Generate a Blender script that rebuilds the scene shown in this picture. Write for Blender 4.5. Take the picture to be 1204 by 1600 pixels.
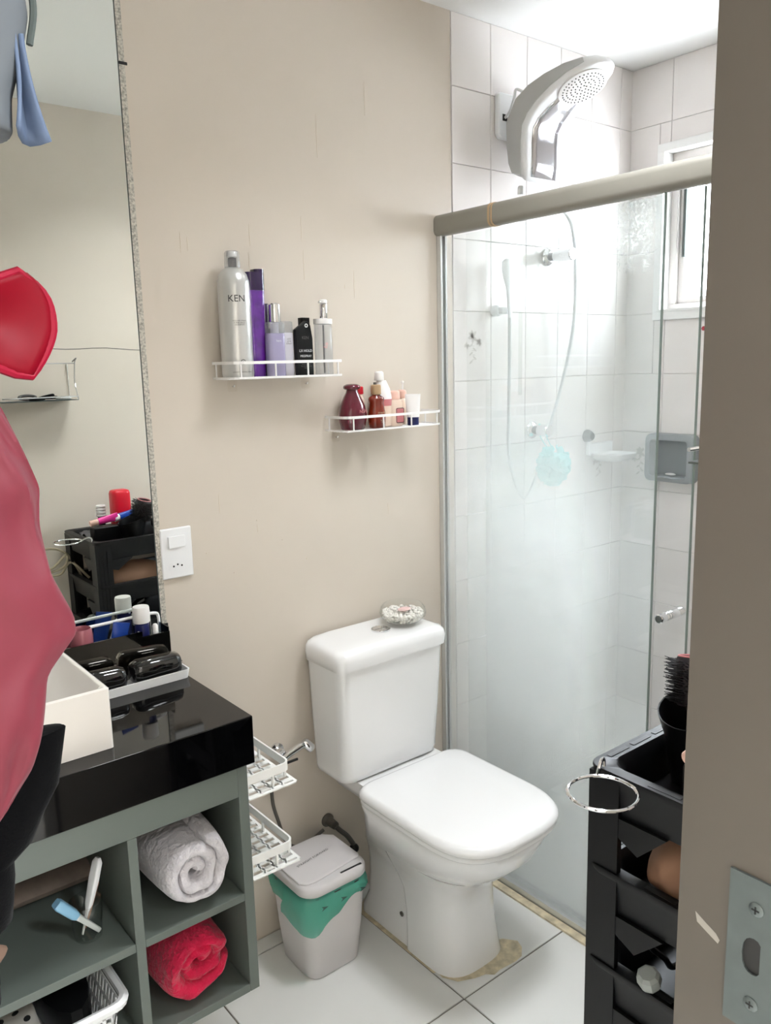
import bpy, bmesh, math, random
from math import sin, cos, pi, radians
from mathutils import Vector, Matrix, noise
random.seed(7)
S = bpy.context.scene
COL = S.collection
for o in list(bpy.data.objects):
    bpy.data.objects.remove(o)

# ------------------------------------------------------------------ camera
CAM = Vector((-1.605, -1.7467, 1.505))
YAW, PIT, ROL = 0.67248914, 0.18087492, -0.02459377
fw = Vector((sin(YAW) * cos(PIT), cos(YAW) * cos(PIT), -sin(PIT)))
rt = Vector((cos(YAW), -sin(YAW), 0))
up = rt.cross(fw)
r2 = rt * cos(ROL) + up * sin(ROL)
u2 = up * cos(ROL) - rt * sin(ROL)
cd = bpy.data.cameras.new('camera')
cam = bpy.data.objects.new('camera', cd)
COL.objects.link(cam)
cd.sensor_width = 36
cd.lens = 36 * 1276.5 / 1600
cd.clip_start = 0.02
M = Matrix((r2, u2, -fw)).transposed().to_4x4()
M.translation = CAM
cam.matrix_world = M
S.camera = cam

# ------------------------------------------------------------------ world, lights, exposure
W = bpy.data.worlds.new('overcast_sky')
S.world = W
W.use_nodes = True
bg = W.node_tree.nodes['Background']
bg.inputs[0].default_value = (0.97, 0.98, 1.0, 1)
bg.inputs[1].default_value = 10.0
S.view_settings.view_transform = 'Standard'
S.view_settings.look = 'None'
S.view_settings.gamma = 1
S.view_settings.use_curve_mapping = False
S.cycles.transparent_max_bounces = 32
S.view_settings.exposure = 1.15


def area(name, loc, rot, sx, sy, power, color):
    l = bpy.data.lights.new(name, 'AREA')
    l.shape = 'RECTANGLE'
    l.size, l.size_y = sx, sy
    l.energy = power
    l.color = color
    o = bpy.data.objects.new(name, l)
    o.location = loc
    o.rotation_euler = rot
    COL.objects.link(o)
    return o


# daylight falling in through the shower window, and an added, unseen fill light in the hall behind the doorway
def aim(a, b):
    return (Vector(b) - Vector(a)).to_track_quat('-Z', 'Y').to_euler()


area('window_daylight', (1.55, 0.05, 2.95), aim((1.55, 0.05, 2.95), (-0.3, -0.65, 0.3)), 1.3, 1.3, 370, (0.94, 0.975, 1.0))
area('hall_added_fill', (-0.75, -2.5, 2.40), (0, 0, 0), 0.6, 0.6, 44, (0.90, 0.95, 1.0))

dl = area('bathroom_added_fill', (-0.33, -0.78, 2.415), (0, 0, 0), 0.34, 0.34, 4.4, (0.95, 0.975, 1.0))  # added unseen fill that brightens floor and toilet lid; no fitting
dl.data.spread = radians(120)

# ------------------------------------------------------------------ materials
def lin(c):
    return tuple((v / 255 / 12.92 if v / 255 <= 0.04045 else ((v / 255 + 0.055) / 1.055) ** 2.4) for v in c) + (1,)


def mat(name, rgb, rough=0.5, metal=0.0, spec=0.5, noise_amt=0.0, noise_scale=20, bump=0.0, bump_scale=200, coat=0, trans=0, sheen=0, bump_dist=.002, alpha=1, sss=0):
    m = bpy.data.materials.new(name)
    m.use_nodes = True
    nt = m.node_tree
    b = nt.nodes['Principled BSDF']
    c = lin(rgb)
    b.inputs['Base Color'].default_value = c
    b.inputs['Roughness'].default_value = rough
    b.inputs['Metallic'].default_value = metal
    b.inputs['Specular IOR Level'].default_value = spec
    b.inputs['Coat Weight'].default_value = coat
    b.inputs['Transmission Weight'].default_value = trans
    b.inputs['Sheen Weight'].default_value = sheen
    b.inputs['Alpha'].default_value = alpha
    tc = nt.nodes.new('ShaderNodeTexCoord')
    if noise_amt:
        n = nt.nodes.new('ShaderNodeTexNoise')
        n.inputs['Scale'].default_value = noise_scale
        n.inputs['Detail'].default_value = 6
        nt.links.new(tc.outputs['Object'], n.inputs['Vector'])
        r = nt.nodes.new('ShaderNodeMapRange')
        r.inputs['From Min'].default_value = 0.3
        r.inputs['From Max'].default_value = 0.7
        nt.links.new(n.outputs['Fac'], r.inputs['Value'])
        mx = nt.nodes.new('ShaderNodeMix')
        mx.data_type = 'RGBA'
        mx.inputs['A'].default_value = tuple(v * (1 - noise_amt) for v in c[:3]) + (1,)
        mx.inputs['B'].default_value = tuple(min(1, v * (1 + noise_amt)) for v in c[:3]) + (1,)
        nt.links.new(r.outputs[0], mx.inputs['Factor'])
        nt.links.new(mx.outputs['Result'], b.inputs['Base Color'])
    if bump:
        n2 = nt.nodes.new('ShaderNodeTexNoise')
        n2.inputs['Scale'].default_value = bump_scale
        n2.inputs['Detail'].default_value = 4
        nt.links.new(tc.outputs['Object'], n2.inputs['Vector'])
        bp = nt.nodes.new('ShaderNodeBump')
        bp.inputs['Strength'].default_value = bump
        bp.inputs['Distance'].default_value = bump_dist
        nt.links.new(n2.outputs['Fac'], bp.inputs['Height'])
        nt.links.new(bp.outputs[0], b.inputs['Normal'])
    return m


def glass_mat(name, tint=(0.97, 1, 0.99), haze=None, gloss=1.0):
    """Thin clear sheet: see-through, Fresnel gloss, optional soap haze that scatters light."""
    m = bpy.data.materials.new(name)
    m.use_nodes = True
    nt = m.node_tree
    N, L = nt.nodes, nt.links
    N.clear()
    out = N.new('ShaderNodeOutputMaterial')
    tr = N.new('ShaderNodeBsdfTransparent')
    tr.inputs[0].default_value = tint + (1,)
    gl = N.new('ShaderNodeBsdfGlossy')
    gl.inputs['Roughness'].default_value = 0.01
    fr = N.new('ShaderNodeFresnel')
    fr.inputs[0].default_value = 1.45
    mul = N.new('ShaderNodeMath')
    mul.operation = 'MULTIPLY'
    mul.inputs[1].default_value = gloss
    ge = N.new('ShaderNodeNewGeometry')
    inv = N.new('ShaderNodeMath')
    inv.operation = 'SUBTRACT'
    inv.inputs[0].default_value = 1.0
    L.new(ge.outputs['Backfacing'], inv.inputs[1])
    m0 = N.new('ShaderNodeMath')
    m0.operation = 'MULTIPLY'
    L.new(fr.outputs[0], m0.inputs[0])
    L.new(inv.outputs[0], m0.inputs[1])
    L.new(m0.outputs[0], mul.inputs[0])
    mix = N.new('ShaderNodeMixShader')
    L.new(mul.outputs[0], mix.inputs[0])
    L.new(tr.outputs[0], mix.inputs[1])
    L.new(gl.outputs[0], mix.inputs[2])
    last = mix
    if haze:
        df = N.new('ShaderNodeBsdfDiffuse')
        df.inputs[0].default_value = haze['color'] + (1,)
        tl = N.new('ShaderNodeBsdfTranslucent')
        tl.inputs[0].default_value = haze['color'] + (1,)
        hm = N.new('ShaderNodeMixShader')
        hm.inputs[0].default_value = 0.6
        L.new(df.outputs[0], hm.inputs[1])
        L.new(tl.outputs[0], hm.inputs[2])
        fac = haze['fac'](nt)
        m2 = N.new('ShaderNodeMixShader')
        L.new(fac, m2.inputs[0])
        L.new(mix.outputs[0], m2.inputs[1])
        L.new(hm.outputs[0], m2.inputs[2])
        last = m2
    L.new(last.outputs[0], out.inputs[0])
    return m


def soap_fac(nt):
    """Soap film on the shower glass: dense low down and near the wall end, thin above, blotchy."""
    N, L = nt.nodes, nt.links

    def mr(sock, a, b, lo=0.0, hi=1.0):
        if a > b:
            a, b, lo, hi = b, a, hi, lo
        r = N.new('ShaderNodeMapRange')
        r.interpolation_type = 'SMOOTHSTEP'
        r.inputs['From Min'].default_value = a
        r.inputs['From Max'].default_value = b
        r.inputs['To Min'].default_value = lo
        r.inputs['To Max'].default_value = hi
        L.new(sock, r.inputs['Value'])
        return r.outputs[0]

    def op(k, a, b):
        n = N.new('ShaderNodeMath')
        n.operation = k
        n.use_clamp = True
        for i, v in enumerate((a, b)):
            if isinstance(v, (int, float)):
                n.inputs[i].default_value = v
            else:
                L.new(v, n.inputs[i])
        return n.outputs[0]
    g = N.new('ShaderNodeNewGeometry')
    sp = N.new('ShaderNodeSeparateXYZ')
    L.new(g.outputs['Position'], sp.inputs[0])
    n1 = N.new('ShaderNodeTexNoise')
    n1.inputs['Scale'].default_value = 6
    n1.inputs['Detail'].default_value = 4
    L.new(g.outputs['Position'], n1.inputs['Vector'])
    z = sp.outputs[2]
    y = sp.outputs[1]
    low = mr(z, 1.50, 0.70)                       # film grows downward
    side = mr(y, -0.64, -0.40, 0.12, 1.0)          # wiped thin near the door end
    corner = mr(z, 0.75, 0.30, 0.0, 0.35)
    f = op('MULTIPLY', low, side)
    f = op('ADD', op('MULTIPLY', f, 0.75), op('MULTIPLY', corner, 0.5))
    f = op('MULTIPLY', f, mr(n1.outputs['Fac'], 0.2, 0.7, 0.82, 1.1))
    # dried splash of limescale near the top of the panel
    dy = op('ABSOLUTE', N_sub(nt, y, -0.625), 0)
    dz = op('ABSOLUTE', N_sub(nt, z, 1.80), 0)
    n2 = N.new('ShaderNodeTexNoise')
    n2.inputs['Scale'].default_value = 85
    n2.inputs['Detail'].default_value = 3
    n2.inputs['Distortion'].default_value = 1.5
    L.new(g.outputs['Position'], n2.inputs['Vector'])
    patch = op('MULTIPLY', op('MULTIPLY', mr(dy, 0.07, 0.03), mr(dz, 0.13, 0.06)), mr(n2.outputs['Fac'], 0.54, 0.66, 0.05, 0.45))
    # several thin films lie one behind the other, each one light
    return op('MINIMUM', op('ADD', op('ADD', op('MULTIPLY', f, 0.36), op('MULTIPLY', patch, 0.5)), 0.02), 0.24)


def N_sub(nt, sock, v):
    n = nt.nodes.new('ShaderNodeMath')
    n.operation = 'SUBTRACT'
    nt.links.new(sock, n.inputs[0])
    n.inputs[1].default_value = v
    return n.outputs[0]


def val(nt, v):
    n = nt.nodes.new('ShaderNodeValue')
    n.outputs[0].default_value = v
    return n.outputs[0]


MT = dict(
    beige=mat('beige_wall_paint', (213, 203, 190), 0.42, noise_amt=0.025, noise_scale=3, bump=0.12, bump_scale=25),
    drip=mat('paint_drip', (220, 208, 190), 0.5),
    bowlglass=glass_mat('bowl_glass', (0.985, 0.99, 0.985), gloss=0.9),
    hallpaint=mat('hall_paint', (190, 184, 174), 0.8),
    ceiling=mat('ceiling_paint', (236, 236, 234), 0.8, bump=0.1, bump_scale=60),
    grout=mat('wall_grout', (222, 218, 214), 0.8),
    tile=mat('wall_tile_glaze', (234, 229, 226), 0.12, noise_amt=0.015, noise_scale=8),
    flower=mat('tile_flower_print', (206, 201, 196), 0.2),
    floortile=mat('floor_tile_glaze', (226, 226, 223), 0.16, noise_amt=0.03, noise_scale=4),
    floorgrout=mat('floor_grout', (120, 114, 104), 0.9, noise_amt=0.2, noise_scale=30),
    cement=mat('stained_cement', (206, 194, 166), 0.9, noise_amt=0.3, noise_scale=35, bump=0.5, bump_scale=120),
    jamb=mat('jamb_paint_shaded', (84, 78, 71), 0.45, noise_amt=0.03, noise_scale=5, bump=0.15, bump_scale=20),  # wall paint made darker: the jamb's shade is put into this colour
    chip=mat('chipped_paint', (150, 146, 140), 0.7),
    doorpaint=mat('door_paint', (225, 222, 215), 0.4),
    steel=mat('brushed_steel', (90, 98, 98), 0.4, 0.45, noise_amt=0.05, noise_scale=60),
    chrome=mat('chrome', (232, 233, 235), 0.07, 1.0),
    darkmetal=mat('screw_recess', (22, 22, 22), 0.5),
    winframe=mat('window_aluminium', (205, 200, 196), 0.35, 0.2),
    winwhite=mat('window_surround', (240, 240, 238), 0.5),
    mirror=mat('mirror_silver', (236, 240, 236), 0.0, 1.0),
    mirroredge=mat('worn_mirror_edge', (188, 184, 174), 0.5, 0.2, noise_amt=0.45, noise_scale=220),
    plastic=mat('white_plastic', (240, 241, 242), 0.35),
    whiteplastic2=mat('basket_plastic', (236, 236, 233), 0.4),
    porcelain=mat('porcelain', (238, 238, 238), 0.06, coat=0.6),
    porcelain_lid=mat('toilet_seat_plastic', (240, 240, 240), 0.18),
    porc_dim=mat('basin_porcelain', (232, 226, 218), 0.15, coat=0.4),
    granite=mat('black_granite', (5, 5, 6), 0.045, spec=0.4, noise_amt=0.3, noise_scale=300),
    cabinet=mat('grey_green_laminate', (98, 106, 100), 0.42, noise_amt=0.03, noise_scale=10),
    railpaint=mat('rail_aluminium', (142, 139, 130), 0.42, 0.1),
    profile=mat('profile_aluminium', (214, 216, 216), 0.25, 0.6),
    whitewire=mat('white_coated_wire', (238, 236, 234), 0.3),
    blackplastic=mat('black_plastic', (8, 8, 10), 0.44, spec=0.3),
    blackgloss=mat('black_gloss', (8, 8, 9), 0.06, coat=0.7),
    smoke=glass_mat('smoky_acrylic', (0.22, 0.25, 0.27)),
    acryl=mat('black_acrylic', (140, 138, 132), 0.05, metal=1.0),
    blackcloth=mat('black_cloth', (3, 3, 4), 0.9, spec=.06, sheen=0.03, noise_amt=0.2, noise_scale=60, bump=0.3, bump_scale=300),
    tancloth=mat('tan_cloth', (96, 74, 60), 0.85),
    pink=mat('pink_satin', (104, 36, 48), 0.6, spec=.3, sheen=0.05, noise_amt=0.04, noise_scale=6, bump=0.06, bump_scale=60),
    red=mat('red_moulded_foam', (112, 0, 20), 0.5, spec=0.15),
    redlip=mat('red_edge', (134, 8, 38), 0.5, spec=.2),
    bluecloth=mat('pale_blue_cloth', (92, 97, 102), 0.8, noise_amt=0.04, noise_scale=8),
    bluetrim=mat('blue_trim_cloth', (88, 103, 128), 0.75),
    darkseam=mat('dark_seam', (70, 78, 76), 0.8),
    whitetowel=mat('white_plush', (206, 202, 206), 0.95, sheen=0.3, noise_amt=0.08, noise_scale=25, bump=1.0, bump_scale=90, bump_dist=.009),
    redtowel=mat('red_plush', (196, 10, 62), 0.95, sheen=0.2, noise_amt=0.2, noise_scale=25, bump=1.0, bump_scale=90, bump_dist=.009),
    greytowel=mat('grey_plush', (120, 108, 100), 0.95, noise_amt=0.15, noise_scale=40),
    binwhite=mat('bin_plastic', (212, 208, 208), 0.4),
    binbag=glass_mat('green_bag_film', (0.50, 0.86, 0.76), haze=dict(color=(0.16, 0.62, 0.50), fac=lambda nt: val(nt, 0.42)), gloss=1.2),
    bagprint=mat('bag_print', (24, 70, 62), 0.6),
    greyprint=mat('grey_print', (88, 86, 86), 0.6),
    hose=mat('grey_hose', (92, 88, 82), 0.4, 0.3),
    whitehose=mat('white_hose', (214, 216, 216), 0.35),
    loofah=mat('aqua_net', (150, 222, 222), 0.7),
    nichegrey=mat('grey_niche_plastic', (138, 144, 146), 0.3),
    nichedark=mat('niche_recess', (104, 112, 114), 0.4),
    chromepanel=mat('chrome_panel', (215, 216, 222), 0.12, 1.0),
    nozzle=mat('nozzle_rubber', (92, 94, 88), 0.6),
    showerside=mat('shower_side_grey', (190, 191, 190), 0.3),
    clear=glass_mat('clear_glass', (0.95, 0.96, 0.95), gloss=2.5),
    clearplastic=glass_mat('clear_plastic', (0.86, 0.87, 0.88), haze=dict(color=(0.85, 0.86, 0.88), fac=lambda nt: val(nt, 0.22)), gloss=1.5),
    hookclear=glass_mat('clear_adhesive_hook', (0.985, 0.98, 0.97), gloss=0.5),
    pebble=mat('white_pebbles', (236, 232, 226), 0.5, noise_amt=0.06, noise_scale=90),
    pinkbit=mat('pale_pink_stone', (228, 196, 192), 0.5),
    can=mat('satin_silver_can', (206, 206, 204), 0.28, 0.45),
    purple=mat('purple_gloss', (92, 30, 140), 0.15, noise_amt=0.25, noise_scale=40, coat=0.6),
    darkpurple=mat('dark_purple', (40, 16, 66), 0.2, coat=0.4),
    lilac=mat('lilac_plastic', (158, 152, 182), 0.25),
    lilac2=mat('pale_lilac', (196, 194, 202), 0.3),
    burgundy=mat('burgundy_gloss', (92, 18, 38), 0.12, coat=0.6),
    capred=mat('red_cap', (204, 16, 40), 0.3),
    amber=mat('amber_bottle', (120, 34, 10), 0.1, coat=0.6, noise_amt=0.2, noise_scale=30),
    tan=mat('tan_cap', (186, 156, 120), 0.35),
    milky=mat('milky_white', (236, 234, 232), 0.3),
    rosepink=mat('rose_pink', (196, 120, 122), 0.35),
    peach=mat('pale_peach', (230, 208, 190), 0.25),
    peachcap=mat('peach_cap', (234, 192, 176), 0.4),
    navy=mat('navy', (26, 34, 92), 0.3),
    blue=mat('blue_tube', (20, 62, 150), 0.3),
    mauve=mat('mauve_pearl', (160, 92, 102), 0.25, 0.15),
    hotpink=mat('hot_pink', (220, 50, 140), 0.35),
    brown=mat('tan_nylon', (168, 128, 102), 0.75),
    beigecable=mat('beige_cable', (176, 164, 138), 0.5),
    brush=mat('brush_barrel', (30, 20, 24), 0.6),
    bristle=mat('black_bristles', (14, 12, 14), 0.5),
    dots_base=mat('cream_cloth', (196, 192, 184), 0.9),
    dot=mat('black_dot', (16, 16, 18), 0.9),
    skyblue=mat('sky_blue_plastic', (136, 184, 214), 0.3),
    ink=mat('black_ink', (30, 30, 32), 0.6),
    whiteink=mat('white_ink', (220, 220, 220), 0.6),
    frosted=mat('frosted_cap', (150, 156, 153), 0.4),
    frostedpane=glass_mat('frosted_window_pane', (0.96, 0.98, 1.0), haze=dict(color=(0.9, 0.92, 0.95), fac=lambda nt: val(nt, 0.25))),
)


MT['showerglass'] = glass_mat('soapy_shower_glass', (0.985, 0.993, 0.992), haze=dict(color=(0.96, 0.97, 0.968), fac=soap_fac), gloss=0.8)
MT['doorglass'] = glass_mat('clear_shower_glass', (0.985, 0.995, 0.99), haze=dict(color=(0.95, 0.97, 0.962), fac=lambda nt: val(nt, 0.05)), gloss=0.8)
MT['glassedge'] = mat('glass_edge_green', (128, 142, 138), 0.2)

# ------------------------------------------------------------------ mesh helpers
ORG = {}


class MB:
    def __init__(s):
        s.v, s.f = [], []

    def add(s, v, f):
        n = len(s.v)
        s.v += [Vector(p) for p in v]
        s.f += [tuple(i + n for i in q) for q in f]
        return s

    def box(s, x0, x1, y0, y1, z0, z1):
        v = [(x, y, z) for z in (z0, z1) for y in (y0, y1) for x in (x0, x1)]
        return s.add(v, [(0, 2, 3, 1), (4, 5, 7, 6), (0, 1, 5, 4), (2, 6, 7, 3), (0, 4, 6, 2), (1, 3, 7, 5)])

    def loft(s, rings, cap0=True, cap1=True, closed=True):
        n = len(rings[0])
        v = [p for r in rings for p in r]
        f = []
        for i in range(len(rings) - 1):
            for j in range(n if closed else n - 1):
                k = (j + 1) % n
                f.append((i * n + j, i * n + k, (i + 1) * n + k, (i + 1) * n + j))
        if cap0:
            f.append(tuple(range(n - 1, -1, -1)))
        if cap1:
            b = (len(rings) - 1) * n
            f.append(tuple(range(b, b + n)))
        return s.add(v, f)

    def lathe(s, prof, c=(0, 0, 0), n=24, sx=1, sy=1, cap0=True, cap1=True):
        rings = [[(c[0] + r * sx * cos(2 * pi * k / n), c[1] + r * sy * sin(2 * pi * k / n), c[2] + z) for k in range(n)] for r, z in prof]
        return s.loft(rings, cap0, cap1)

    def prism(s, poly, axis, a, b):
        """extrude a 2D polygon along an axis; poly in the two other axes (order xyz)"""
        def p(u, w, t):
            return {'x': (t, u, w), 'y': (u, t, w), 'z': (u, w, t)}[axis]
        return s.loft([[p(u, w, a) for u, w in poly], [p(u, w, b) for u, w in poly]])

    def tube(s, pts, r, n=8, closed=False, cap=True):
        pts = [Vector(p) for p in pts]
        m = len(pts)
        rings = []
        prev = None
        for i, p in enumerate(pts):
            a = pts[i - 1] if (i or closed) else p
            b = pts[(i + 1) % m] if (i < m - 1 or closed) else p
            t = (b - a).normalized()
            if prev is None:
                q = Vector((0, 0, 1)) if abs(t.z) < 0.9 else Vector((1, 0, 0))
                nn = t.cross(q).normalized()
            else:
                nn = (prev - t * prev.dot(t)).normalized()
            prev = nn
            bb = t.cross(nn)
            rr = r[i] if isinstance(r, (list, tuple)) else r
            rings.append([p + nn * rr * cos(2 * pi * k / n) + bb * rr * sin(2 * pi * k / n) for k in range(n)])
        if closed:
            rings.append(rings[0])
        return s.loft(rings, cap and not closed, cap and not closed)

    def ball(s, c, r, n=10, m=6, sx=1, sy=1, sz=1):
        prof = [(max(1e-4, r * sin(pi * i / m)), -r * cos(pi * i / m) * sz) for i in range(m + 1)]
        return s.lathe(prof, c, n, sx, sy)

    def xf(s, mtx):
        s.v = [mtx @ p for p in s.v]
        return s


def new_mesh(name, mb, m, smooth, angle):
    c = Vector((0, 0, 0))
    lo = [min(p[i] for p in mb.v) for i in range(3)]
    hi = [max(p[i] for p in mb.v) for i in range(3)]
    c = Vector([(a + b) / 2 for a, b in zip(lo, hi)])
    me = bpy.data.meshes.new(name)
    me.from_pydata([tuple(p - c) for p in mb.v], [], mb.f)
    bm = bmesh.new()
    bm.from_mesh(me)
    bmesh.ops.remove_doubles(bm, verts=bm.verts, dist=1e-6)
    bmesh.ops.recalc_face_normals(bm, faces=bm.faces)
    bm.to_mesh(me)
    bm.free()
    if smooth:
        for p in me.polygons:
            p.use_smooth = True
        me.set_sharp_from_angle(angle=radians(angle))
    me.materials.append(m if not isinstance(m, str) else MT[m])
    return me, c


def obj(name, mb, m, parent=None, bevel=0, segs=2, smooth=True, angle=40, sub=0, solid=0, kind=None, label=None):
    me, c = new_mesh(name, mb, m, smooth, angle)
    o = bpy.data.objects.new(name, me)
    COL.objects.link(o)
    place(o, c, parent)
    if solid:
        md = o.modifiers.new('solidify', 'SOLIDIFY')
        md.thickness = solid
        md.offset = 0
    if bevel:
        md = o.modifiers.new('bevel', 'BEVEL')
        md.width = bevel
        md.segments = segs
        md.limit_method = 'ANGLE'
        md.angle_limit = radians(35)
    if sub:
        md = o.modifiers.new('sub', 'SUBSURF')
        md.levels = md.render_levels = sub
    if kind:
        o['kind'] = kind
    if label:
        o['label'] = label
    return o


def place(o, c, parent):
    c = Vector(c)
    ORG[o.name] = c
    o.location = c
    if parent:
        o.parent = parent
        o.matrix_parent_inverse = Matrix.Translation(-ORG[parent.name])


def tag(o, label, cat, group=None):
    o['label'] = label
    o['category'] = cat
    if group:
        o['group'] = group
    return o


def thing(name, label, cat, loc, group=None):
    o = bpy.data.objects.new(name, None)
    o.empty_display_size = 0.02
    COL.objects.link(o)
    place(o, loc, None)
    return tag(o, label, cat, group)


def struct(name, mb=None, m=None, parent=None, loc=(0, 0, 0), **k):
    if mb is None:
        o = bpy.data.objects.new(name, None)
        COL.objects.link(o)
        place(o, loc, parent)
        o['kind'] = 'structure'
        return o
    o = obj(name, mb, m, parent, smooth=False, **k)
    if parent is None:
        o['kind'] = 'structure'
    return o


def rrect(cx, cy, hx, hy, r, n=5):
    pts = []
    for (sx, sy, a0) in ((1, 1, 0), (-1, 1, 90), (-1, -1, 180), (1, -1, 270)):
        for i in range(n + 1):
            a = radians(a0 + 90 * i / n)
            pts.append((cx + sx * (hx - r) + r * cos(a), cy + sy * (hy - r) + r * sin(a)))
    return pts


def ring3(poly, z):
    return [(x, y, z) for x, y in poly]


def bez(p0, p1, p2, p3, n=12):
    p0, p1, p2, p3 = map(Vector, (p0, p1, p2, p3))
    return [p0 * (1 - t) ** 3 + p1 * 3 * t * (1 - t) ** 2 + p2 * 3 * t * t * (1 - t) + p3 * t ** 3 for t in [i / n for i in range(n + 1)]]


def smooth_path(pts, n=6):
    """Catmull-Rom through points"""
    P = [Vector(p) for p in pts]
    P = [P[0] * 2 - P[1]] + P + [P[-1] * 2 - P[-2]]
    out = []
    for i in range(1, len(P) - 2):
        for k in range(n):
            t = k / n
            out.append(0.5 * ((2 * P[i]) + (P[i + 1] - P[i - 1]) * t + (2 * P[i - 1] - 5 * P[i] + 4 * P[i + 1] - P[i + 2]) * t * t + (3 * P[i] - P[i - 1] - 3 * P[i + 1] + P[i + 2]) * t ** 3))
    out.append(P[-2])
    return out


def text_mb(txt, size, wrap=None, mtx=None):
    """flat lettering in xz (facing -y), or wrapped round a vertical cylinder wrap=(cx,cy,r,angle0,z)"""
    cu = bpy.data.curves.new('lettering', 'FONT')
    cu.body = txt
    cu.size = size
    cu.align_x = 'CENTER'
    cu.resolution_u = 2
    to = bpy.data.objects.new('lettering_tmp', cu)
    COL.objects.link(to)
    dg = bpy.context.evaluated_depsgraph_get()
    me = to.evaluated_get(dg).to_mesh()
    vs = [v.co.copy() for v in me.vertices]
    fs = [tuple(p.vertices) for p in me.polygons]
    bpy.data.objects.remove(to)
    bpy.data.curves.remove(cu)
    mb = MB()
    if wrap:
        cx, cy, r, a0, z = wrap
        mb.add([(cx + r * sin(a0 + v.x / r), cy - r * cos(a0 + v.x / r), z + v.y) for v in vs], fs)
    else:
        mb.add([mtx @ Vector((v.x, 0, v.y)) for v in vs], fs)
    return mb


# ------------------------------------------------------------------ the room
H = 2.43
XL, XR, YF = -1.90, 0.875, -1.40          # left wall, window wall, door wall (inner faces); back wall at y = 0
DXL, DXR, DH = -1.76, -1.001, 2.12         # doorway
floor = struct('floor', MB().box(XL - .1, XR + .1, YF - .15, 0.1, -0.1, -0.004), 'floorgrout')
PIT45 = 0.452
x0 = -0.410
y0 = -0.503
tw = 0.0022


def tile_mb(w, h, t, ch=0.0012):
    """a single tile in local xy, front at +z"""
    a, b = w / 2, h / 2
    mb = MB()
    mb.loft([[(-a, -b, 0), (a, -b, 0), (a, b, 0), (-a, b, 0)], [(-a, -b, t - ch), (a, -b, t - ch), (a, b, t - ch), (-a, b, t - ch)],
             [(-a + ch, -b + ch, t), (a - ch, -b + ch, t), (a - ch, b - ch, t), (-a + ch, b - ch, t)]], cap0=False)
    return mb


TM = {}


def tile(parent, u0, u1, v0, v1, plane, m, t=0.004, gap=0.0014, name='tile'):
    """plane: 'floor' (u=x,v=y), 'back' (u=x,v=z), 'right' (u=y,v=z)"""
    w, h = round(u1 - u0 - gap, 4), round(v1 - v0 - gap, 4)
    if w < 0.006 or h < 0.006:
        return None
    key = (w, h, plane, m)
    if key not in TM:
        mb = tile_mb(w, h, t)
        if plane == 'back':
            mb.xf(Matrix.Rotation(radians(90), 4, 'X'))
        elif plane == 'right':
            mb.xf(Matrix(((0, 0, -1, 0), (-1, 0, 0, 0), (0, 1, 0, 0), (0, 0, 0, 1))))
        me = bpy.data.meshes.new(name)
        me.from_pydata([tuple(p) for p in mb.v], [], mb.f)
        bm = bmesh.new()
        bm.from_mesh(me)
        bmesh.ops.recalc_face_normals(bm, faces=bm.faces)
        # open back: make sure the front faces outward
        bm.normal_update()
        top = bm.faces[:]
        want = {'floor': Vector((0, 0, 1)), 'back': Vector((0, -1, 0)), 'right': Vector((-1, 0, 0))}[plane]
        big = max(top, key=lambda q: q.calc_area())
        if big.normal.dot(want) < 0:
            bmesh.ops.reverse_faces(bm, faces=top)
        bm.to_mesh(me)
        bm.free()
        me.materials.append(MT[m])
        TM[key] = me
    o = bpy.data.objects.new(name, TM[key])
    COL.objects.link(o)
    u, v = (u0 + u1) / 2, (v0 + v1) / 2
    place(o, {'floor': (u, v, -0.004), 'back': (u, 0.002, v), 'right': (XR + 0.002, u, v)}[plane], parent)
    return o


for i in range(-4, 4):
    for j in range(-3, 3):
        a, b = x0 + i * PIT45, x0 + (i + 1) * PIT45
        c, d = y0 + j * PIT45, y0 + (j + 1) * PIT45
        a, b, c, d = max(a, XL), min(b, XR), max(c, YF - .15), min(d, 0.0)
        if b - a > 0.02 and d - c > 0.02:
            tile(floor, a, b, c, d, 'floor', 'floortile', gap=0.004)
wb = struct('wall_back', MB().box(XL - .1, 0.048, 0, 0.12, -0.1, H + .1).box(0.048, XR + .1, 0.002, 0.12, -0.1, H + .1), 'beige')
wb.data.materials.append(MT['grout'])
for p in wb.data.polygons:
    if all((wb.data.vertices[i].co.x + ORG['wall_back'].x) > 0.04 for i in p.vertices):
        p.material_index = 1
PX, PZ, Z0 = 0.1527, 0.1995, 0.049
zrows = [0] + [Z0 + PZ * k for k in range(13)]
zrows[-1] = H
deco = []
for i in range(6):
    a, b = 0.05 + PX * i, min(0.05 + PX * (i + 1), XR)
    for k in range(len(zrows) - 1):
        t = tile(wb, a, b, zrows[k], min(H, zrows[k + 1]), 'back', 'tile')
        if t and (i, k) in ((0, 8), (3, 9), (2, 6), (4, 6)):
            deco.append((t, 'back'))
wr = struct('wall_right', MB().box(XR + .002, XR + .14, YF, 0.1, -0.1, 1.625).box(XR + .002, XR + .14, YF, 0.1, 2.177, H + .1)
            .box(XR + .002, XR + .14, -0.112, 0.1, 1.62, 2.18).box(XR + .002, XR + .14, YF, -0.76, 1.62, 2.18), 'grout')
WY0, WY1, WZ0, WZ1 = -0.76, -0.112, 1.622, 2.178
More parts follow.
